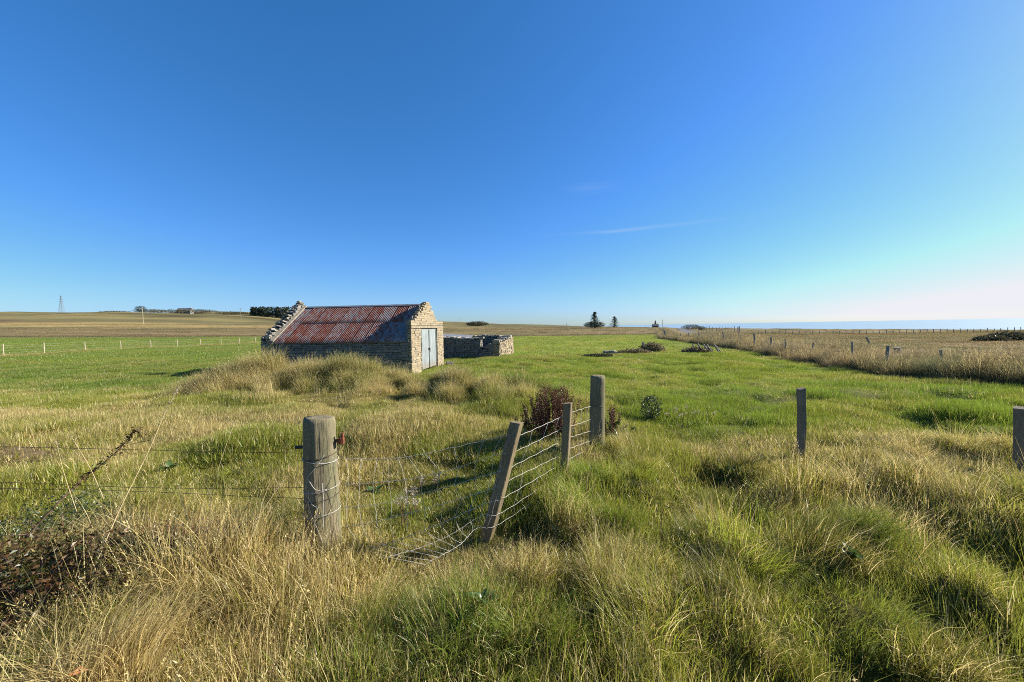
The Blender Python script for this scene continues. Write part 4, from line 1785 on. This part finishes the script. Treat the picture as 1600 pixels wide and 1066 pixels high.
for a_, b_, mt, rr_ in ((716, 707, 'wire_rust', .0032), (712, 719, 'wire', .0022), (763, 757, 'wire', .0020), (798, 793, 'wire', .0022), (778, 770, 'wire_rust', .0020)):
    mb = MB()
    mb.tube(ring_path(a_, b_), rr_, 5)
    mb.build('wire_loop', M[mt], wrp, True)
for pl in (((500, 716), (490, 733), (478, 748), (483, 758), (492, 768), (505, 770)),
           ((480, 768), (479, 778), (486, 790), (494, 797), (491, 815), (491, 840)),
           ((478, 785), (486, 808), (497, 832), (503, 850)),
           ((499, 758), (502, 790), (503, 830)),
           ((517, 714), (526, 720), (530, 728))):
    mb = MB()
    pp = [at(a_, b_, 2.84 - .15 - .0 * a_) for a_, b_ in pl]
    for v in pp:
        f_ = (v.z - P0b.z) / (P0t.z - P0b.z)
        c = P0b.lerp(P0t, f_)
        d = Vector((v.x - c.x, v.y - c.y))
        rad = .138 + (.118 - .136) * f_
        if abs(d.x) < rad:
            v.y = c.y - math.sqrt(rad * rad - d.x * d.x) - .004
    mb.tube([p - P0b for p in smooth_path(pp, 6, .002)], .0019, 5)
    mb.build('loose_wire_end', M['wire'], wrp, True)


# ------------------------------------------------------------------ plants as things
def leaf_cloud(pos, size, up=.3, aspect=.55):
    """small bent leaf faces at the given points"""
    n = len(pos)
    a = RNG.uniform(0, 2 * pi, n)
    b = RNG.normal(up, .5, n)
    d = np.stack([np.cos(a) * np.cos(b), np.sin(a) * np.cos(b), np.sin(b)], 1)
    r_ = RNG.normal(size=(n, 3))
    s = np.cross(d, r_)
    s /= np.linalg.norm(s, axis=1, keepdims=True) + 1e-6
    nn = np.cross(d, s)
    L_ = (size * RNG.uniform(.6, 1.3, n))[:, None]
    P = np.asarray(pos)
    V = np.stack([P, P + d * L_ * .5 + s * L_ * aspect * .5 + nn * L_ * .08, P + d * L_, P + d * L_ * .5 - s * L_ * aspect * .5 + nn * L_ * .08], 1).reshape(-1, 3)
    F = np.arange(4 * n).reshape(n, 4)
    return V, F


def cloud_obj(name, pos, size, mat, parent=None, up=.3, aspect=.55):
    V, F = leaf_cloud(pos, size, up, aspect)
    return link(name, mesh_np(name, V, F, mat), parent)


def blob_pts(n, rx_, ry_, rz_, seed, gap=.45, shell=.4):
    rg_ = np.random.default_rng(seed)
    p = rg_.normal(size=(n * 3, 3))
    p /= np.linalg.norm(p, axis=1, keepdims=True)
    rad = shell + (1 - shell) * rg_.random(n * 3) ** .5
    wob = .72 + .56 * fbm(p[:, 0] * 2.3 + seed, p[:, 1] * 2.3 + p[:, 2] * 2.9, seed, 3)
    p = p * (rad * wob)[:, None]
    k_ = fbm(p[:, 0] * 3 + 5, p[:, 1] * 3 + p[:, 2] * 3.3, seed + 9, 2) > gap - .05
    p = p[k_][:n]
    return p * np.array([rx_, ry_, rz_])


def place(px, Y, z=None):
    d = ray(px, 510)
    x = d.x / d.y * Y
    return Vector((x, Y, H(x, Y) if z is None else z))


# rusty dock stand behind the stakes
def dock(px, Y, top_py, n, width, label, seed):
    p = place(px, Y)
    top = at(px, top_py, Y).z
    root = empty('dock_plant', p)
    tag(root, label, 'plant')
    rs = np.random.default_rng(seed)
    st_ = MB()
    seeds = []
    for i in range(n):
        bx, by = rs.normal(0, width * .32), rs.normal(0, width * .25)
        h = (top - p.z) * rs.uniform(.72, 1.0) * (1 - .25 * min(1, abs(bx) / width))
        lx, ly = bx * .35 + rs.normal(0, .03), rs.normal(0, .04)
        path = [Vector((bx + lx * t, by + ly * t, h * t - .03)) for t in np.linspace(0, 1, 6)]
        st_.tube(path, [.0045, .004, .0035, .003, .0025, .0015], 4)
        for t in rs.uniform(.2, 1.0, 260):
            seeds.append((bx + lx * t + rs.normal(0, .014), by + ly * t + rs.normal(0, .014), h * t))
    st_.build('stem', M['stem_brown'], root)
    cloud_obj('seed_head', np.array(seeds), .017, M['dock'], root, .6, .7)
    lv = np.stack([rs.normal(0, width * .4, 90), rs.normal(0, width * .4, 90), rs.uniform(.02, .25, 90)], 1)
    cloud_obj('leaves', lv, .10, M['nettle'], root, .4, .4)


dock(862, 5.3, 601, 60, .38, 'dense rusty red dock with seed heads behind the brown stake', 1)
dock(826, 5.6, 632, 9, .22, 'thin brown dock stems left of the rusty red dock', 2)
dock(957, 5.4, 628, 8, .20, 'sparse brown dock stems just right of the round grey post', 5)


# dried thistles
def thistle(px, py, Y, top_py, n, label, seed, width=.05):
    d = at(px, py, Y)
    p = Vector((d.x, Y, H(d.x, Y)))
    top = at(px, top_py, Y).z
    root = empty('dried_thistle', p)
    tag(root, label, 'plant', None)
    rs = np.random.default_rng(seed)
    st_ = MB()
    fl = []
    for i in range(n):
        h = (top - p.z) * rs.uniform(.6, 1.0)
        bx, by = rs.normal(0, .02, 2)
        lx, ly = rs.normal(0, width, 2)
        path = [Vector((bx + lx * t ** 1.4, by + ly * t ** 1.4, h * t)) for t in np.linspace(0, 1, 6)]
        st_.tube(path, [.004, .0035, .003, .0025, .002, .0018], 4)
        hd = path[-1]
        cloud_obj('seed_head', np.array(hd) + rs.normal(0, .012, (26, 3)), .016, M['fluff'], root, .5, .5)
        for t in rs.uniform(.5, .95, 2):
            q_ = Vector((bx + lx * t ** 1.4, by + ly * t ** 1.4, h * t))
            e2_ = q_ + Vector((rs.normal(0, .04), rs.normal(0, .04), .05))
            st_.tube([q_, e2_], .0015, 4)
            cloud_obj('seed_head', np.array(e2_) + rs.normal(0, .010, (12, 3)), .016, M['fluff'], root, .5, .5)
    st_.build('stem', M['stem_brown'], root)


thistle(650, 800, 3.5, 742, 5, 'dried thistle with pale fluffy heads behind the sagging wires', 3)
thistle(628, 830, 3.2, 775, 4, 'smaller dried thistle with white fluff low behind the wires', 4)
thistle(636, 690, 7.0, 640, 4, 'pale seeding thistle on the green bank behind the thick post', 6)
thistle(1070, 700, 6.0, 630, 6, 'grey seeding thistle right of the small dark bush by the field', 7, .2)
thistle(690, 770, 4.2, 735, 3, 'faded thistle heads near the leaning brown stake', 8)

# small dark bush
p = place(1016, 6.6)
b = empty('small_bush', p)
tag(b, 'small dark green bush at the field edge right of the round post', 'bush')
bp = blob_pts(900, .19, .17, .24, 12)
bp[:, 2] += .26
cloud_obj('leaves', bp, .035, M['shrub'], b)
mb = MB()
for i in range(7):
    mb.tube([(0, 0, 0), (random.uniform(-.12, .12), random.uniform(-.1, .1), .4)], [.006, .003], 4)
mb.build('stem', M['bark'], b)

# bramble and heathery scrub at the lower left
def scrub(name, c, r3, n, size, mat, label, seed, cat='bush', stems=14, stem_mat='stem_brown'):
    x_, y_ = c
    p_ = Vector((x_, y_, H(x_, y_)))
    root = empty(name, p_)
    tag(root, label, cat)
    q_ = blob_pts(n, r3[0], r3[1], r3[2], seed, .45, .25)
    q_[:, 2] = np.abs(q_[:, 2]) * 1.0 + .02
    cloud_obj('leaves', q_, size, mat, root)
    m2 = MB()
    rs = random.Random(seed)
    for i in range(stems):
        a = rs.uniform(0, 2 * pi)
        e2_ = Vector((math.cos(a) * r3[0] * rs.uniform(.3, .9), math.sin(a) * r3[1] * rs.uniform(.3, .9), r3[2] * rs.uniform(.5, .95)))
        m2.tube([(0, 0, -.02), e2_ * .5 + Vector((0, 0, .08)), e2_], [.006, .005, .002], 4)
    m2.build('stem', M[stem_mat], root)
    return root


scrub('bramble_bush', (-2.85, 2.15), (.75, .42, .36), 4200, .034, M['bramble'], 'dark bramble bush with red-brown leaves in the lower left corner', 31, 'bush', 34)
scrub('bramble_bush', (-3.6, 2.9), (.7, .5, .34), 3600, .026, M['shrub'], 'green low bramble bush at the left edge behind the dark red one', 32)
scrub('heather_bush', (-2.6, 2.75), (.5, .3, .22), 3200, .018, M['heather'], 'rusty brown low bush under the arching bramble cane', 33)
# arching cane
cane = empty('bramble_cane', at(95, 782, 2.5))
tag(cane, 'dark thorny bramble cane arching up to the right above the left scrub', 'plant')
ps = [at(40, 840, 2.4), at(95, 782, 2.5), at(130, 748, 2.6), at(160, 725, 2.65), at(188, 700, 2.7), at(205, 680, 2.7), at(216, 672, 2.7)]
pth = smooth_path([q - cane.location for q in ps], 8, .003)
mb = MB()
mb.tube(pth, [.006 - .004 * i / len(pth) for i in range(len(pth))], 6)
cb = mb.build('stem', M['stem_brown'], cane, True)
lp = []
for q in pth[12:]:
    for _ in range(7):
        lp.append(np.array(q) + RNG.normal(0, .012, 3))
cloud_obj('leaves', np.array(lp), .022, M['bramble'], cane, .2, .5)
ps = [at(188, 700, 2.7), at(210, 693, 2.75), at(235, 688, 2.75)]
mb = MB()
mb.tube([q - cane.location for q in smooth_path(ps, 5, .003)], .002, 4)
mb.build('side_shoot', M['stem_brown'], cane)


# single tall straw stalks
def stalk(pa, label, seed, r0=.003, head=True):
    base = at(*pa[0])
    root = empty('straw_stalk', base)
    tag(root, label, 'grass stalk')
    pth_ = [q - base for q in smooth_path([at(*p_) for p_ in pa], 6, .0)]
    m2 = MB()
    m2.tube(pth_, [r0 * (1 - .6 * i / len(pth_)) for i in range(len(pth_))], 5)
    m2.build('stem', M['stem_dry'], root, True)
    if head:
        hp_ = []
        k0 = int(len(pth_) * .78)
        for q in pth_[k0:]:
            for _ in range(8):
                hp_.append(np.array(q) + RNG.normal(0, .004, 3))
        cloud_obj('seed_head', np.array(hp_), .011, M['fluff'], root, 1.0, .35)


stalk([(150, 880, 2.2), (190, 790, 2.35), (232, 705, 2.5), (258, 645, 2.6), (278, 608, 2.65)], 'tallest pale straw stalk rising right across the field at left', 1, .0035)
stalk([(120, 800, 2.5), (100, 740, 2.5), (88, 690, 2.5)], 'short pale stalk leaning left above the left scrub', 2, .0025)
stalk([(162, 780, 2.4), (140, 730, 2.4), (112, 684, 2.4)], 'pale bent stalk crossing the dark bramble cane', 3, .0025)
stalk([(330, 780, 2.6), (345, 720, 2.6), (366, 662, 2.7)], 'thin straw stalk left of the thick post', 4, .002)
stalk([(385, 860, 2.2), (410, 800, 2.3), (440, 755, 2.4)], 'leaning straw stalk close to the foot of the thick post', 5, .0025)
stalk([(1140, 720, 4.2), (1155, 680, 4.2), (1168, 655, 4.3)], 'fine pale stalk between the round post and the lone stake', 6, .002)


# ------------------------------------------------------------------ far fences
def far_post(parent, loc, h, r, mat, lean=0.0, name='post', square=False):
    m2 = MB()
    m2.tube([(0, 0, -.15), (lean * h * .5, 0, h * .5), (lean * h, 0, h)], r, 6 if not square else 4)
    o_ = m2.build(name, mat, parent)
    o_.location = Vector(loc) - parent.location
    return o_


lf = empty('left_fence', (LF0[0], LF0[1], H(*LF0)))
lf.name = 'post_and_wire_fence'
tag(lf, 'post and wire fence with pale new posts crossing the field at left', 'fence')
for k_, (px, yt) in enumerate(((68, 535.5), (132, 534), (188, 532.5), (235, 532), (277, 531), (313, 530.5), (345, 529.8), (374, 528.5), (399, 527.5), (4, 537.5), (419, 527))):
    u = ray(px, 530).x / ray(px, 530).y
    # meet of the sight line and the fence line
    dx, dy = LF1[0] - LF0[0], LF1[1] - LF0[1]
    t = (u * LF0[1] - LF0[0]) / (dx - u * dy)
    x_, y_ = LF0[0] + dx * t, LF0[1] + dy * t
    hgt = at(px, yt, y_).z - H(x_, y_)
    far_post(lf, (x_, y_, H(x_, y_)), min(max(hgt, .9), 1.3), .042, M['pale_wood'])
wm = MB()
for hh in (.25, .5, .75, .95):
    wm.tube([Vector((LF0[0] + dx * t, LF0[1] + dy * t, H(LF0[0] + dx * t, LF0[1] + dy * t) + hh)) - lf.location for t in np.linspace(-.3, 1.1, 16)], .004, 3)
wm.build('wire', M['wire'], lf)

rf = empty('roadside_fence', (float(rx(12)), 12, H(float(rx(12)), 12)))
rf.name = 'post_and_wire_fence'
tag(rf, 'old post and wire fence half buried in tall grass along the road at right', 'fence')
rs = random.Random(5)
yv = 3.0
posts = []
while yv < 150:
    x_ = float(rx(yv)) + .35
    posts.append((x_, yv))
    big_ = rs.random() < .15
    far_post(rf, (x_, yv, H(x_, yv)), rs.uniform(.85, 1.12) + (.2 if big_ else 0), .06 if big_ else rs.uniform(.03, .042), M['old_wood'], rs.uniform(-.12, .12))
    yv += (1.6 + yv * .035) * rs.uniform(.7, 1.5)
wm = MB()
for hh in (.35, .65, .95):
    wm.tube([Vector((a_, b_, H(a_, b_) + hh)) - rf.location for a_, b_ in posts], .003, 3)
wm.build('wire', M['wire_rust'], rf)

ff_ = empty('far_right_fence', place(1300, 88))
ff_.name = 'post_and_wire_fence'
tag(ff_, 'distant line of many dark posts across the moor below the sea', 'fence')
for px in np.arange(1186, 1602, 10.5):
    p = place(float(px), 88 + random.uniform(-.6, .6))
    far_post(ff_, p, random.uniform(.9, 1.15), .07, M['old_wood'], random.uniform(-.08, .08))
wm = MB()
for hh in (.5, .9):
    wm.tube([place(float(px), 88) + Vector((0, 0, hh)) - ff_.location for px in np.arange(1186, 1602, 42)], .005, 3)
wm.build('wire', M['wire_rust'], ff_)
f2 = empty('skyline_fence', place(1110, 125))
f2.name = 'post_and_wire_fence'
tag(f2, 'distant fence posts standing against the sea beside the road bend', 'fence')
for px in (1092, 1099, 1104, 1108, 1113, 1119, 1124, 1128, 1133, 1138, 1143, 1148, 1152, 1156):
    far_post(f2, place(px, 120), random.uniform(1.3, 1.9), .09, M['old_wood'], random.uniform(-.1, .1))
f2b = MB()
f2b.tube([place(float(px), 120) + Vector((0, 0, 1.1)) - f2.location for px in np.arange(1092, 1158, 8)], .006, 3)
f2b.build('wire', M['wire_rust'], f2)


def lone_post(px, py_b, py_t, Y, r, lean_px, label, mat='old_wood', name='fence_post'):
    b_ = at(px, py_b, Y)
    t_ = at(px + lean_px, py_t, Y)
    b_.z = min(b_.z, H(b_.x, Y)) - .1
    m2 = MB()
    m2.tube([Vector((0, 0, 0)), (t_ - b_) * .5, t_ - b_], [r, r * .97, r * .94], 8)
    o_ = m2.build(name, M[mat], None)
    o_.location = b_
    tag(o_, label, 'fence post')
    return o_


lone_post(1360, 534, 527, 34, .09, -6, 'dark post leaning left, alone in the moor grass across the road', )
lone_post(1404, 566, 543, 18.2, .14, -2, 'stoutest broken post of the old roadside fence at right')
lone_post(1039, 527, 517, 55, .16, 0, 'dark gate post where the pasture meets the road')
lone_post(1155, 520, 510, 75, .12, 0, 'thick dark post beside the far road')

# ------------------------------------------------------------------ debris in the field
lt = empty('collapsed_fence', place(1105, 26.5))
tag(lt, 'collapsed grey fence stakes lying slanted at the edge of the pasture', 'broken fence')
for (a_, b_, c_, d_) in ((1086, 549, 1082, 538), (1098, 549, 1090, 537), (1107, 548, 1099, 538), (1112, 549, 1104, 538), (1124, 550, 1116, 539), (1128, 551, 1119, 541), (1080, 549, 1094, 549)):
    m2 = MB()
    m2.tube([at(a_, b_ + 1, 26.5) - lt.location, at(c_, d_, 26.8) - lt.location], .05, 6)
    m2.build('stake', M['old_wood'], lt)
scrub('grass_hummock', (13.4, 26.8), (1.2, .5, .30), 1500, .14, M['brown_shrub'], 'brown dead weeds around the collapsed stakes', 41, 'weeds', 8)
p = place(1018, 28.5)
scrub('weed_clump', (p.x, p.y), (1.1, .5, .62), 2200, .12, M['brown_shrub'], 'rounded brown weed clump beside a short dark post in the pasture', 42, 'weeds', 8)
lone_post(1005, 548, 535, 28.6, .10, 0, 'short dark post standing in the weeds in mid pasture')
p = place(992, 26.5)
scrub('weed_clump', (p.x, p.y), (1.3, .5, .36), 1500, .12, M['brown_shrub'], 'low dark brown weed clump left of the short dark post', 43, 'weeds', 8)
p = place(935, 24.5)
scrub('weed_clump', (p.x, p.y), (1.1, .4, .16), 1200, .10, M['bush_dark'], 'flattest dark weed patch in the pasture near the white stones', 44, 'weeds', 5)
st = empty('stone_heap', place(956, 26.6))
tag(st, 'small heap of white stones in the pasture', 'stones')
for i in range(9):
    put_stone(st, SM_PALE, (random.uniform(-.5, .5), random.uniform(-.2, .2), random.uniform(.05, .22)), (random.uniform(.2, .4), .25, random.uniform(.15, .25)), random.random() * 3)
st2 = MB()
p = place(702, 21)
rk = put_stone(None, SM_GREY, (p.x, p.y, p.z + .08), (.42, .3, .3), .4, name='dark_rock')
tag(rk, 'dark rock in the grass right of the shed doors', 'rock')
for (px, Y, sx, sz, lab) in ((1578, 34, 2.6, .75, 'dark scrub mound on the moor at the right edge'), (1548, 33.5, 1.3, .45, 'smaller dark scrub patch left of the mound at the right edge')):
    p = place(px, Y)
    scrub('scrub_mound', (p.x, p.y), (sx, .9, sz), 2600, .17, M['bush_dark'], lab, int(px), 'bush', 6)

# broad leaved weeds among the near grass
def broadleaf(px, py, Y, n, ln, label, seed, mat='nettle'):
    d = ray(px, py)
    x_ = d.x / d.y * Y
    root = empty('broad_leaved_weed', Vector((x_, Y, H(x_, Y) + .05)))
    tag(root, label, 'plant')
    rs_ = random.Random(seed)
    me = None
    for i in range(n):
        a = rs_.uniform(0, 2 * pi)
        V, F = [], []
        for j in range(7):
            t = j / 6
            wd_ = ln * .17 * math.sin(pi * min(1, t * .93 + .05)) ** .7
            z_ = ln * (t * .85 - .62 * t * t)
            r_ = ln * t * .85
            V += [(r_, -wd_, z_ + wd_ * .35), (r_, 0, z_), (r_, wd_, z_ + wd_ * .35)]
            if j:
                b_ = 3 * j
                F += [(b_ - 3, b_, b_ + 1, b_ - 2), (b_ - 2, b_ + 1, b_ + 2, b_ - 1)]
        o_ = link('leaf', mesh_np('leaf', V, F, M[mat], True), root)
        o_.rotation_euler = (rs_.uniform(-.2, .2), rs_.uniform(-.7, -.1), a)
        sc_ = rs_.uniform(.6, 1.1)
        o_.scale = (sc_, sc_, sc_)


broadleaf(757, 968, 1.95, 9, .13, 'green broad leaved weed in the near grass below the leaning stake', 1)
broadleaf(690, 905, 2.25, 7, .11, 'small broad leaved weed under the end of the sagging wires', 2)
broadleaf(1330, 905, 2.3, 8, .13, 'broad leaved weed among the grass at lower right', 3)
broadleaf(1500, 700, 4.6, 9, .20, 'broad leaved weed at the pasture edge left of the right hand stake', 4)
broadleaf(585, 735, 3.9, 8, .17, 'broad leaved weed behind the wires right of the thick post', 5)
broadleaf(262, 700, 4.5, 8, .18, 'broad leaved weed in the short grass left of the thick post', 6)

# dead dark leaf-stalk and an orange leaf near the camera
p = at(922, 965, 1.95)
dd = empty('withered_dock', Vector((p.x, p.y, H(p.x, p.y))))
tag(dd, 'withered black brown dock leaf standing in the near grass', 'plant')
zt = p.z - dd.location.z
cloud_obj('leaves', np.array([(RNG.normal(0, .018), RNG.normal(0, .01), zt + RNG.normal(0.01, .018)) for _ in range(26)]), .04, M['bush_dark'], dd, .5, .7)
mb = MB()
mb.tube([(0, 0, 0), (0, 0, zt)], .003, 5)
mb.build('stem', M['stem_brown'], dd)
p = at(122, 1052, 1.45)
ol = MB()
ol.add([(-.03, 0, 0), (0, -.016, .012), (.032, 0, .004), (0, .018, .014), (0, 0, -.004)], [(0, 1, 4), (1, 2, 4), (2, 3, 4), (3, 0, 4)])
oo = ol.build('fallen_leaf', flat_leaf_mat('orange_leaf', (.42, .16, .06), (.55, .25, .10)))
oo.location = (p.x, p.y, max(p.z, H(p.x, p.y)))
oo.rotation_euler = (.2, .1, .5)
tag(oo, 'curled orange leaf on the ground in the bottom left corner', 'leaf')


# ------------------------------------------------------------------ far trees and buildings
def conifer(px, Y, py_t, width, label, seed, ragged=.35):
    p_ = place(px, Y)
    h = at(px, py_t, Y).z - p_.z
    root = empty('conifer_tree', p_)
    tag(root, label, 'tree')
    m2 = MB()
    m2.tube([(0, 0, -.5), (0, 0, h * .95)], [h * .025, h * .006], 6)
    m2.build('trunk', M['bark'], root)
    rs_ = np.random.default_rng(seed)
    pp = []
    z_ = h * .12
    while z_ < h * .98:
        rr_ = width * .5 * (1 - z_ / h) ** .8 + .05 * width
        for b_ in range(6):
            a = rs_.uniform(0, 2 * pi)
            ln = rr_ * rs_.uniform(1 - ragged, 1 + ragged)
            for t in rs_.uniform(.05, 1, 26):
                pp.append((math.cos(a) * ln * t + rs_.normal(0, .05 * width * .5), math.sin(a) * ln * t + rs_.normal(0, .05 * width * .5), z_ - ln * t * .12 + rs_.normal(0, h * .012)))
        z_ += h * .045
    cloud_obj('crown', np.array(pp), h * .045, M['conifer'], root, 0, .5)


def bushy(name, px, Y, py_t, wpx, label, seed, mat='conifer', n=2200, trunk=True, low=.0, cat='tree', leaf=.06):
    p_ = place(px, Y)
    h = max(at(px, py_t, Y).z - p_.z, wpx / 581 * Y * .10, .9)
    wd = wpx / 581 * Y
    root = empty(name, p_)
    tag(root, label, cat)
    q_ = blob_pts(n, wd / 2 * 1.1, wd / 2 * .8, h * (.52 - low), seed, .22, .3)
    q_[:, 2] += h * (.52 + low * .4)
    k2 = q_[:, 2] > 0
    cloud_obj('crown', q_[k2], h * leaf, M[mat], root)
    if trunk:
        m2 = MB()
        m2.tube([(0, 0, -.5), (0, 0, h * .6)], [h * .035, h * .015], 6)
        m2.build('trunk', M['bark'], root)
    return root


conifer(929, 200, 487.5, 7.0, 'taller dark conifer on the skyline right of the shed', 1, .5)
conifer(960, 205, 494.5, 6.2, 'smaller dark conifer on the skyline right of the taller one', 2, .6)
conifer(1024, 330, 501, 3.2, 'tiny far conifer above the end of the road', 3)
bushy('bush_mound', 928, 198, 502.5, 31, 'wide dark bush at the foot of the taller conifer', 5, 'conifer', 2400, False, 0, 'bush', .12)
bushy('round_tree', 221, 452, 478, 14.5, 'solitary rounded dark tree on the left skyline beside a pale pole', 6, 'conifer', 2600)
bushy('farm_tree', 268, 478, 482.5, 9, 'low dark tree at the left end of the hilltop farmhouse', 7, 'conifer', 1200)
bushy('farm_tree', 340, 478, 486, 6, 'tiny dark bush on the left skyline between farmhouse and plantation', 8, 'conifer', 600)
bushy('hedge_mound', 1080, 150, 507.5, 26, 'dark hedge on a mound beside the far road bend', 9, 'bush_dark', 2000, False, 0, 'bush', .12)
bushy('hedge_mound', 1096, 140, 510, 12, 'small dark bush right of the hedge on the mound', 10, 'bush_dark', 900, False, 0, 'bush', .14)
for i, (px, w_) in enumerate(((300, 60), (240, 46), (180, 46), (112, 44), (365, 40), (745, 34))):
    Yh = 470 if px < 700 else 495
    bushy('hedge', px, Yh, (487.5, 488.5, 490, 492.5, 487.5, 503.0)[i], w_, ('dark hedge line below the hilltop farmhouse', 'dark hedge line right of the solitary round tree', 'dark hedge line left of the solitary round tree', 'broken dark hedge under the pylon', 'dark hedge between the farmhouse and the plantation', 'dark low scrub on the skyline just right of the shed')[i], 50 + i, 'bush_dark', 2600, False, 0, 'hedge', .22)

# plantation: reads as one mass
pp = []
rs_ = np.random.default_rng(77)
org = place(420, 455)
for i in range(95):
    px = rs_.uniform(394, 452)
    Yp = 455 + rs_.uniform(0, 25)
    p_ = place(float(px), Yp)
    h = at(float(px), 479.5 + rs_.uniform(0, 2.5), Yp).z - p_.z
    for t in rs_.uniform(0.02, 1, 90):
        r_ = 2.6 * (1 - t) ** .7
        a = rs_.uniform(0, 2 * pi)
        pp.append((p_.x + math.cos(a) * r_ - org.x, p_.y + math.sin(a) * r_ - org.y, p_.z + h * t - org.z))
pw = cloud_obj('conifer_plantation', np.array(pp), 1.5, M['conifer'])
pw.location = org
tag(pw, 'dark conifer plantation on the skyline behind the shed roof', 'wood', kind='stuff')


def house(px, Y, py_t, wpx, label, seed, wallm='white', roofm='slate'):
    p_ = place(px, Y)
    h = at(px, py_t, Y).z - p_.z
    wd = wpx / 581 * Y
    dp = wd * .35
    root = empty('farmhouse', p_)
    tag(root, label, 'house')
    eh = h * .55
    m2 = MB()
    m2.box((0, 0, eh / 2 - .5), (wd, dp, eh + 1))
    wl = m2.build('wall', M[wallm], root)
    for k_ in range(4):
        m3 = MB()
        m3.box((-wd * .36 + wd * .24 * k_, -dp / 2 - .02, eh * .55), (wd * .06, .1, eh * .35))
        m3.build('window', M['iron'], wl)
    m2 = MB()
    a_, b_ = wd / 2 + .3, dp / 2 + .3
    m2.add([(-a_, -b_, eh - .1), (a_, -b_, eh - .1), (a_, b_, eh - .1), (-a_, b_, eh - .1), (-a_, 0, h), (a_, 0, h)],
           [(0, 1, 5, 4), (2, 3, 4, 5), (0, 4, 3), (1, 2, 5), (3, 2, 1, 0)])
    rf_ = m2.build('roof', M[roofm], root)
    m3 = MB()
    m3.box((wd * .42, 0, h + h * .06), (wd * .03, wd * .03, h * .3))
    m3.build('chimney', M['white'], rf_)


house(291, 470, 481.5, 22, 'long low farmhouse with a dark roof on the left hilltop', 1)
house(1024, 300, 506.5, 9, 'tiny grey cottage under the far conifer at the end of the road', 2, 'stone_grey')


def pole(px, Y, py_t, r, label, mat='pale_wood', cross=True):
    p_ = place(px, Y)
    h = at(px, py_t, Y).z - p_.z
    root = empty('utility_pole', p_)
    tag(root, label, 'pole')
    m2 = MB()
    m2.tube([(0, 0, -.5), (0, 0, h)], r, 6)
    m2.build('shaft', M[mat], root)
    if cross:
        m2 = MB()
        m2.box((0, 0, h * .93), (h * .18, r * 1.2, r * 1.2))
        m2.build('crossarm', M[mat], root)


pole(224, 250, 480, .16, 'pale utility pole on the hillside in front of the round tree')
pole(377, 400, 481.5, .18, 'thin grey utility pole on the skyline left of the plantation', 'old_wood')
pole(1035, 190, 499.5, .10, 'thin pole beside the road left of the sea', 'old_wood', False)
pole(719, 420, 496.5, .16, 'thin mast on the skyline just right of the shed', 'old_wood', False)
pole(885, 300, 504.5, .14, 'tiny pole on the skyline left of the conifers', 'old_wood', False)

# lattice pylon
pb = place(98, 640)
ph = at(98, 462, 640).z - pb.z
py = empty('electricity_pylon', pb)
tag(py, 'grey lattice electricity pylon on the far left skyline', 'pylon')


def halfw(t):
    return np.interp(t, [0, .35, .62, 1.0], [3.3, 1.9, 1.1, .25]) * ph / 32


m2 = MB()
lv = [0, .14, .26, .37, .47, .56, .64, .72, .80, .88, .95, 1.0]
for sx in (-1, 1):
    for sy in (-1, 1):
        m2.tube([(sx * halfw(t), sy * halfw(t), ph * t) for t in lv], .16, 4)
m2.build('leg_frame', M['steel'], py)
m2 = MB()
for t0_, t1_ in zip(lv[:-1], lv[1:]):
    a_, b_ = halfw(t0_), halfw(t1_)
    for (s0, s1) in (((-1, -1), (1, -1)), ((1, -1), (1, 1)), ((1, 1), (-1, 1)), ((-1, 1), (-1, -1))):
        m2.tube([(s0[0] * a_, s0[1] * a_, ph * t0_), (s1[0] * b_, s1[1] * b_, ph * t1_)], .09, 3)
        m2.tube([(s1[0] * a_, s1[1] * a_, ph * t0_), (s0[0] * b_, s0[1] * b_, ph * t1_)], .09, 3)
m2.build('bracing', M['steel'], py)
for t, wd in ((.64, 4.2), (.78, 5.0), (.92, 3.6)):
    m2 = MB()
    wq = wd * ph / 32
    m2.tube([(-wq, 0, ph * t), (0, 0, ph * (t + .03)), (wq, 0, ph * t)], .12, 4)
    m2.tube([(-wq, 0, ph * t), (wq, 0, ph * t)], .10, 4)
    m2.build('crossarm', M['steel'], py)
